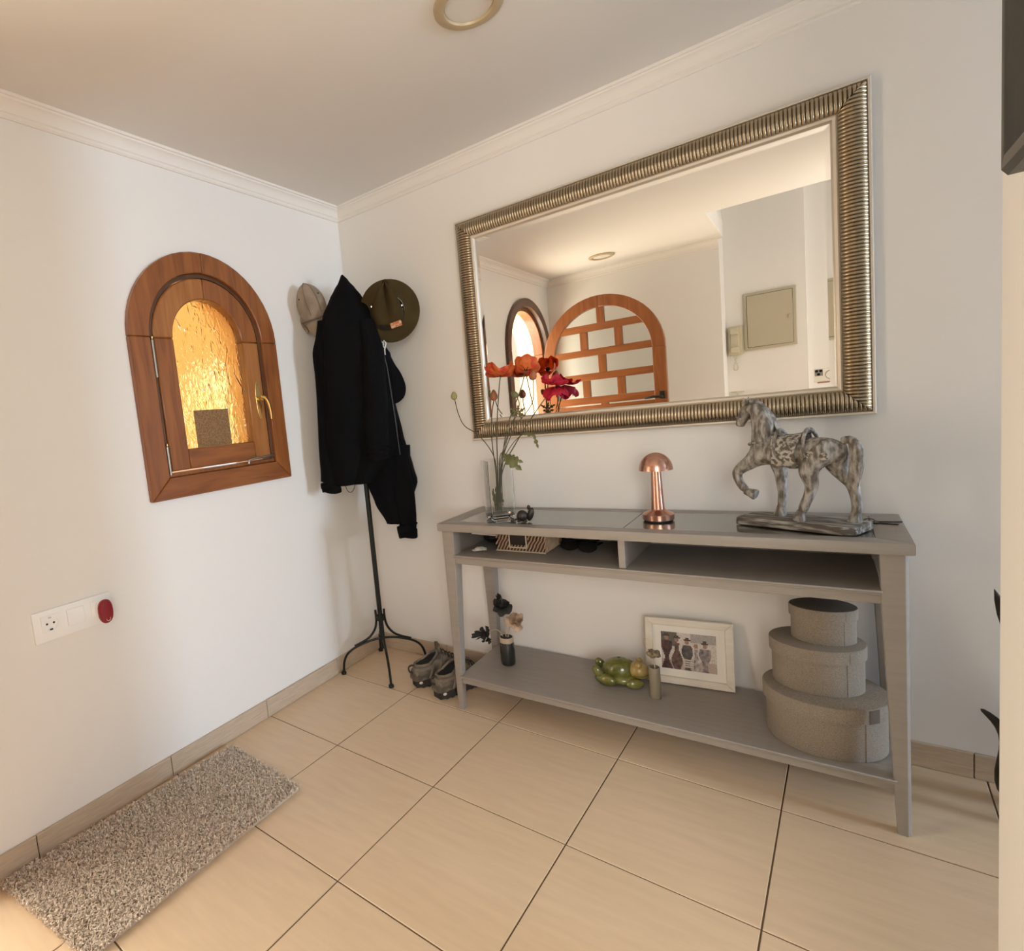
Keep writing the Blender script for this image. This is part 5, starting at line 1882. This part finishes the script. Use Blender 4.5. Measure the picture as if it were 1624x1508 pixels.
at = me.color_attributes.new('print', 'FLOAT_COLOR', 'CORNER')
for k, c in enumerate(cols):
    for q in range(4):
        at.data[k * 4 + q].color = (*c, 1)
pm, pnt, pb = principled('photo_print')
pa = pnt.nodes.new('ShaderNodeVertexColor')
pa.layer_name = 'print'
pnt.links.new(pa.outputs['Color'], pb.inputs['Base Color'])
setin(pb, rough=0.35)
me.materials.append(pm)
ph_ = bpy.data.objects.new('photograph', me)
ph_.parent = pf
COL.objects.link(ph_)
ph_['label'] = 'sepia photograph of people in hats'


# stack of three oval boxes
def oval_box(label, cx, cy, z0, rx, ry, h, lid, rot, lidtop, tab='linen'):
    o = thing('oval_box', label, 'box', (cx, cy, z0), rot, group='stack of oval linen boxes')
    N = 56
    def ring(k, z):
        return [(rx * k * math.cos(2 * PI * i / N), ry * k * math.sin(2 * PI * i / N), z) for i in range(N)]
    m = MB()
    m.loft([ring(0.935, 0.0004), ring(0.945, 0.003), ring(0.945, h - 0.004)])
    build('box_body', m, 'linen', o, world=False, angle=50)
    m = MB()
    m.loft([ring(0.948, h - lid), ring(1.0, h - lid), ring(1.0, h - 0.002), ring(0.985, h), ring(0.2, h + 0.0002)])
    lo_ = build('lid', m, 'linen', o, world=False, angle=50)
    m = MB()
    m.loft([ring(0.975, h + 0.0003), ring(0.96, h + 0.001), ring(0.2, h + 0.0011)])
    build('lid_top', m, lidtop, lo_, world=False)
    # overlapping seam where the band is glued
    def seam(k0, z0_, z1_, a0, a1, name, par, mt):
        m = MB()
        n = 8
        rows = []
        for i in range(n + 1):
            a = lerp(a0, a1, i / n)
            rows.append([(rx * k0 * math.cos(a), ry * k0 * math.sin(a), z0_), (rx * (k0 + 0.012) * math.cos(a), ry * (k0 + 0.012) * math.sin(a), z0_),
                         (rx * (k0 + 0.012) * math.cos(a), ry * (k0 + 0.012) * math.sin(a), z1_), (rx * k0 * math.cos(a), ry * k0 * math.sin(a), z1_)])
        m.loft(rows)
        build(name, m, mt, par, world=False)
    seam(0.944, 0.002, h - lid - 0.001, -0.95, -0.20, 'body_overlap', o, 'linen')
    seam(0.999, h - lid + 0.001, h - 0.003, -0.92, -0.72, 'lid_overlap', lo_, tab)
    return o


oval_box('largest oval linen box at the bottom of the stack', 1.806, -0.222, LS, 0.142, 0.128, 0.150, 0.040, math.radians(4), 'linen', 'linen_tab')
oval_box('middle oval linen box in the stack', 1.792, -0.205, LS + 0.1513, 0.110, 0.093, 0.130, 0.036, math.radians(4), 'linen')
oval_box('smallest oval linen box with a dark lid on top of the stack', 1.808, -0.198, LS + 0.1513 + 0.1313, 0.077, 0.060, 0.098, 0.030, math.radians(4), 'linen_dark')

# ================================================================== CEILING LIGHTS
for lab, x, y in (('round recessed downlight in the ceiling above the console table', 1.136, -0.723), ('round recessed downlight near the arched door, seen in the mirror', 0.578, -2.289)):
    o = thing('ceiling_light', lab, 'light', (x, y, ZC), group='recessed downlights')
    build('trim_ring', MB().lathe([(0.062, -0.003), (0.064, -0.010), (0.078, -0.012), (0.089, -0.006), (0.090, -0.0005), (0.062, -0.0005)], 44, (x, y, ZC)), 'lamp_trim', o)
    build('diffuser', MB().lathe([(0.0005, -0.004), (0.061, -0.004), (0.0625, -0.001)], 40, (x, y, ZC)), 'lamp_diffuser', o)

# ================================================================== RIGHT-HAND WALL
df = thing('wall_frame', 'dark moulded wooden frame hanging on the right wall', 'picture frame', (2.0086, -1.29, 1.37))
FY0, FY1, FZ0, FZ1 = -1.415, -1.165, 1.368, 1.98
fprof = [(0.0, 0.0), (0.0, 0.024), (0.006, 0.030), (0.018, 0.030), (0.026, 0.024), (0.034, 0.018), (0.046, 0.016), (0.052, 0.010), (0.052, 0.0)]


def df_side(side):
    m = MB()
    def pt(s, v, h):
        x = 2.0082 - h
        if side == 'bottom':
            return (x, FY0 + s, FZ0 + v)
        if side == 'top':
            return (x, FY0 + s, FZ1 - v)
        if side == 'near':
            return (x, FY0 + v, FZ0 + s)
        return (x, FY1 - v, FZ0 + s)
    L = (FY1 - FY0) if side in ('bottom', 'top') else (FZ1 - FZ0)
    m.loft([[pt(v, v, h) for v, h in fprof], [pt(L - v, v, h) for v, h in fprof]])
    return build('frame_side', m, 'ebony_frame', df)


for sd in ('bottom', 'top', 'near', 'far'):
    df_side(sd)
build('picture', MB().box(2.0, 2.0082, FY0 + 0.05, FY1 - 0.05, FZ0 + 0.05, FZ1 - 0.05), 'frame_picture', df, smooth=False)

# carved animal figure half hidden behind the wall corner
st = thing('animal_sculpture', 'dark carved animal figure half hidden behind the right wall corner', 'sculpture', (2.235, -0.13, 0.0))
V, E_, Rr = [], [], []


def ch2(pts, start=None):
    prev = start
    ids = []
    for x, y, z, r in pts:
        V.append((x, y, z))
        Rr.append(r)
        k = len(V) - 1
        if prev is not None:
            E_.append((prev, k))
        prev = k
        ids.append(k)
    return ids


b_ = ch2([(0.03, 0.0, 0.10, 0.080), (0.035, 0.0, 0.22, 0.070), (0.025, 0.0, 0.34, 0.052), (0.01, 0.0, 0.42, 0.036), (-0.005, -0.01, 0.480, 0.042), (-0.035, -0.03, 0.470, 0.026), (-0.055, -0.04, 0.460, 0.020)])
for s in (-1, 1):
    ch2([(-0.02, s * 0.04 - 0.01, 0.20, 0.030), (-0.035, s * 0.04 - 0.02, 0.10, 0.022), (-0.042, s * 0.04 - 0.022, 0.024, 0.022), (-0.066, s * 0.04 - 0.03, 0.018, 0.016)], b_[1])
skin_mesh('figure_body', V, E_, Rr, 'bronze', st, 2, 0)
for y_, x_ in ((-0.030, -0.062), (0.030, -0.01)):
    m = MB()
    m.lathe([(0.012, -0.010), (0.019, 0.020), (0.017, 0.050), (0.010, 0.085), (0.001, 0.112)], 12, (x_, y_, 0.490), sx=0.8, sy=0.45, rot=Euler((0, -0.28, 0)).to_matrix())
    build('ear', m, 'bronze', st, world=False)
m = MB().tube([(0.0, 0.05, 0.02), (-0.045, 0.022, 0.018), (-0.066, 0.012, 0.045), (-0.070, 0.005, 0.10), (-0.062, 0.0, 0.16), (-0.066, -0.004, 0.21), (-0.088, -0.012, 0.250), (-0.116, -0.02, 0.276)], [0.018, 0.019, 0.020, 0.019, 0.017, 0.014, 0.010, 0.005], 10)
build('tail', m, 'bronze', st, world=False, subsurf=1)

# ================================================================== THINGS SEEN ONLY IN THE MIRROR
ep = thing('fuse_box', 'beige metal fuse box cover on the recessed wall, seen in the mirror', 'fuse box', (1.54, -2.9008, 1.40))
build('cover_frame', MB().box(1.384, 1.696, -2.9006, -2.886, 1.398, 1.812), 'beige_enamel', ep, bev=0.003)
build('door_gap_shade', MB().box(1.4035, 1.6765, -2.8862, -2.8852, 1.4175, 1.7925), 'socket_dark', ep, smooth=False)  # dark sheet whose border paints the shade around the cover door
dd = build('cover_door', MB().box(1.406, 1.674, -2.8862, -2.879, 1.420, 1.790), 'beige_enamel', ep, bev=0.002)
build('latch', MB().box(1.648, 1.664, -2.879, -2.870, 1.592, 1.618), 'beige_enamel', dd, bev=0.002)
ic = thing('intercom_handset', 'ivory door intercom with handset beside the fuse box, seen in the mirror', 'intercom', (1.325, -2.9008, 1.37))
build('wall_unit', MB().box(1.283, 1.372, -2.9006, -2.870, 1.375, 1.590), 'ivory_plastic', ic, bev=0.006, seg=2)
m = MB()
m.box(1.300, 1.352, -2.8695, -2.852, 1.395, 1.572)
m.box(1.300, 1.352, -2.852, -2.834, 1.530, 1.572)
m.box(1.300, 1.352, -2.852, -2.834, 1.395, 1.437)
build('handset', m, 'ivory_plastic', ic, bev=0.004)
cp = []
for k in range(90):
    t = k / 89
    a = t * 2 * PI * 16
    cx = 1.325 + 0.020 * math.sin(PI * t) * math.sin(2 * PI * t)
    cz = 1.375 - 0.11 * math.sin(PI * t)
    cp.append((cx + 0.005 * math.cos(a) + 0.012 * (t - 0.5), -2.868 + 0.005 * math.sin(a), cz))
build('coiled_cord', MB().tube(cp, 0.0018, 5), 'ivory_plastic', ic)

# the phone that takes the picture and the hand that holds it
phn = thing('smartphone', 'cream-cased smartphone taking the picture, reflected in the mirror', 'phone', (1.865, -2.128, 1.14))
PX0, PX1, PZ0_, PZ1_ = 1.788, 1.938, 1.126, 1.202
m = MB().box(PX0, PX1, -2.1385, -2.1285, PZ0_, PZ1_)
build('phone_body', m, 'phone_case', phn, bev=0.0035, seg=2)
build('side_band', MB().box(PX0 - 0.0008, PX1 + 0.0008, -2.1360, -2.1310, PZ0_ - 0.0008, PZ1_ + 0.0008), 'phone_camera', phn, bev=0.002)
cb = build('camera_bump', MB().box(1.791, 1.829, -2.1286, -2.1255, 1.161, 1.199), 'phone_camera', phn, bev=0.001)
for x, z in ((1.800, 1.190), (1.819, 1.190), (1.809, 1.171)):
    build('lens', MB().lathe([(0.0075, 0), (0.0078, 0.0014), (0.0062, 0.0018), (0.001, 0.0016)], 18, (x, -2.1255, z), rot=Matrix.Rotation(-PI / 2, 3, 'X')), 'phone_lens', cb)
build('magnet_ring', MB().tube([(1.866 + 0.0255 * math.cos(2 * PI * k / 32), -2.1283, 1.164 + 0.0255 * math.sin(2 * PI * k / 32)) for k in range(33)], 0.0020, 6), 'phone_camera', phn)
V, E_, Rr = [], [], []
pr_ = thing('person', 'hand in a dark red sleeve holding the phone, reflected in the mirror', 'person', (2.02, -2.30, 1.02))
org = Vector(pr_.location)


def hv(pts, start=None):
    return ch2([(x - org.x, y - org.y, z - org.z + 0.018, r) for x, y, z, r in pts], start)


arm = hv([(2.30, -2.60, 0.86, 0.040), (2.20, -2.47, 0.92, 0.036), (2.10, -2.34, 0.99, 0.030), (2.035, -2.25, 1.045, 0.026), (1.995, -2.195, 1.085, (0.033, 0.020)), (1.968, -2.165, 1.105, (0.034, 0.016))])
for zz, xe, ye, dz in ((1.100, 1.800, -2.122, 0.0), (1.086, 1.812, -2.128, -0.004), (1.078, 1.868, -2.140, -0.008), (1.076, 1.895, -2.152, -0.012)):
    hv([(1.945, -2.160 + (1.10 - zz) * -0.8, zz + 0.004, 0.0105), (1.905, -2.140 + (1.10 - zz) * -0.8, zz + dz * 0.3, 0.0098), (lerp(xe, 1.905, 0.4), ye - 0.006, zz + dz * 0.5, 0.0090), (xe, ye - 0.008, zz + dz, 0.0078)], arm[5])
hv([(1.985, -2.175, 1.125, 0.0125), (1.972, -2.158, 1.150, 0.0110), (1.952, -2.150, 1.168, 0.0095)], arm[4])
skin_mesh('hand', V, E_, Rr, 'skin', pr_, 2, 0)
m = MB().tube([(2.31, -2.612, 0.853), (2.20, -2.47, 0.92), (2.10, -2.34, 0.99), (2.062, -2.286, 1.018)], [0.055, 0.050, 0.043, 0.040], 18)
build('sleeve', m, 'sleeve_red', pr_)
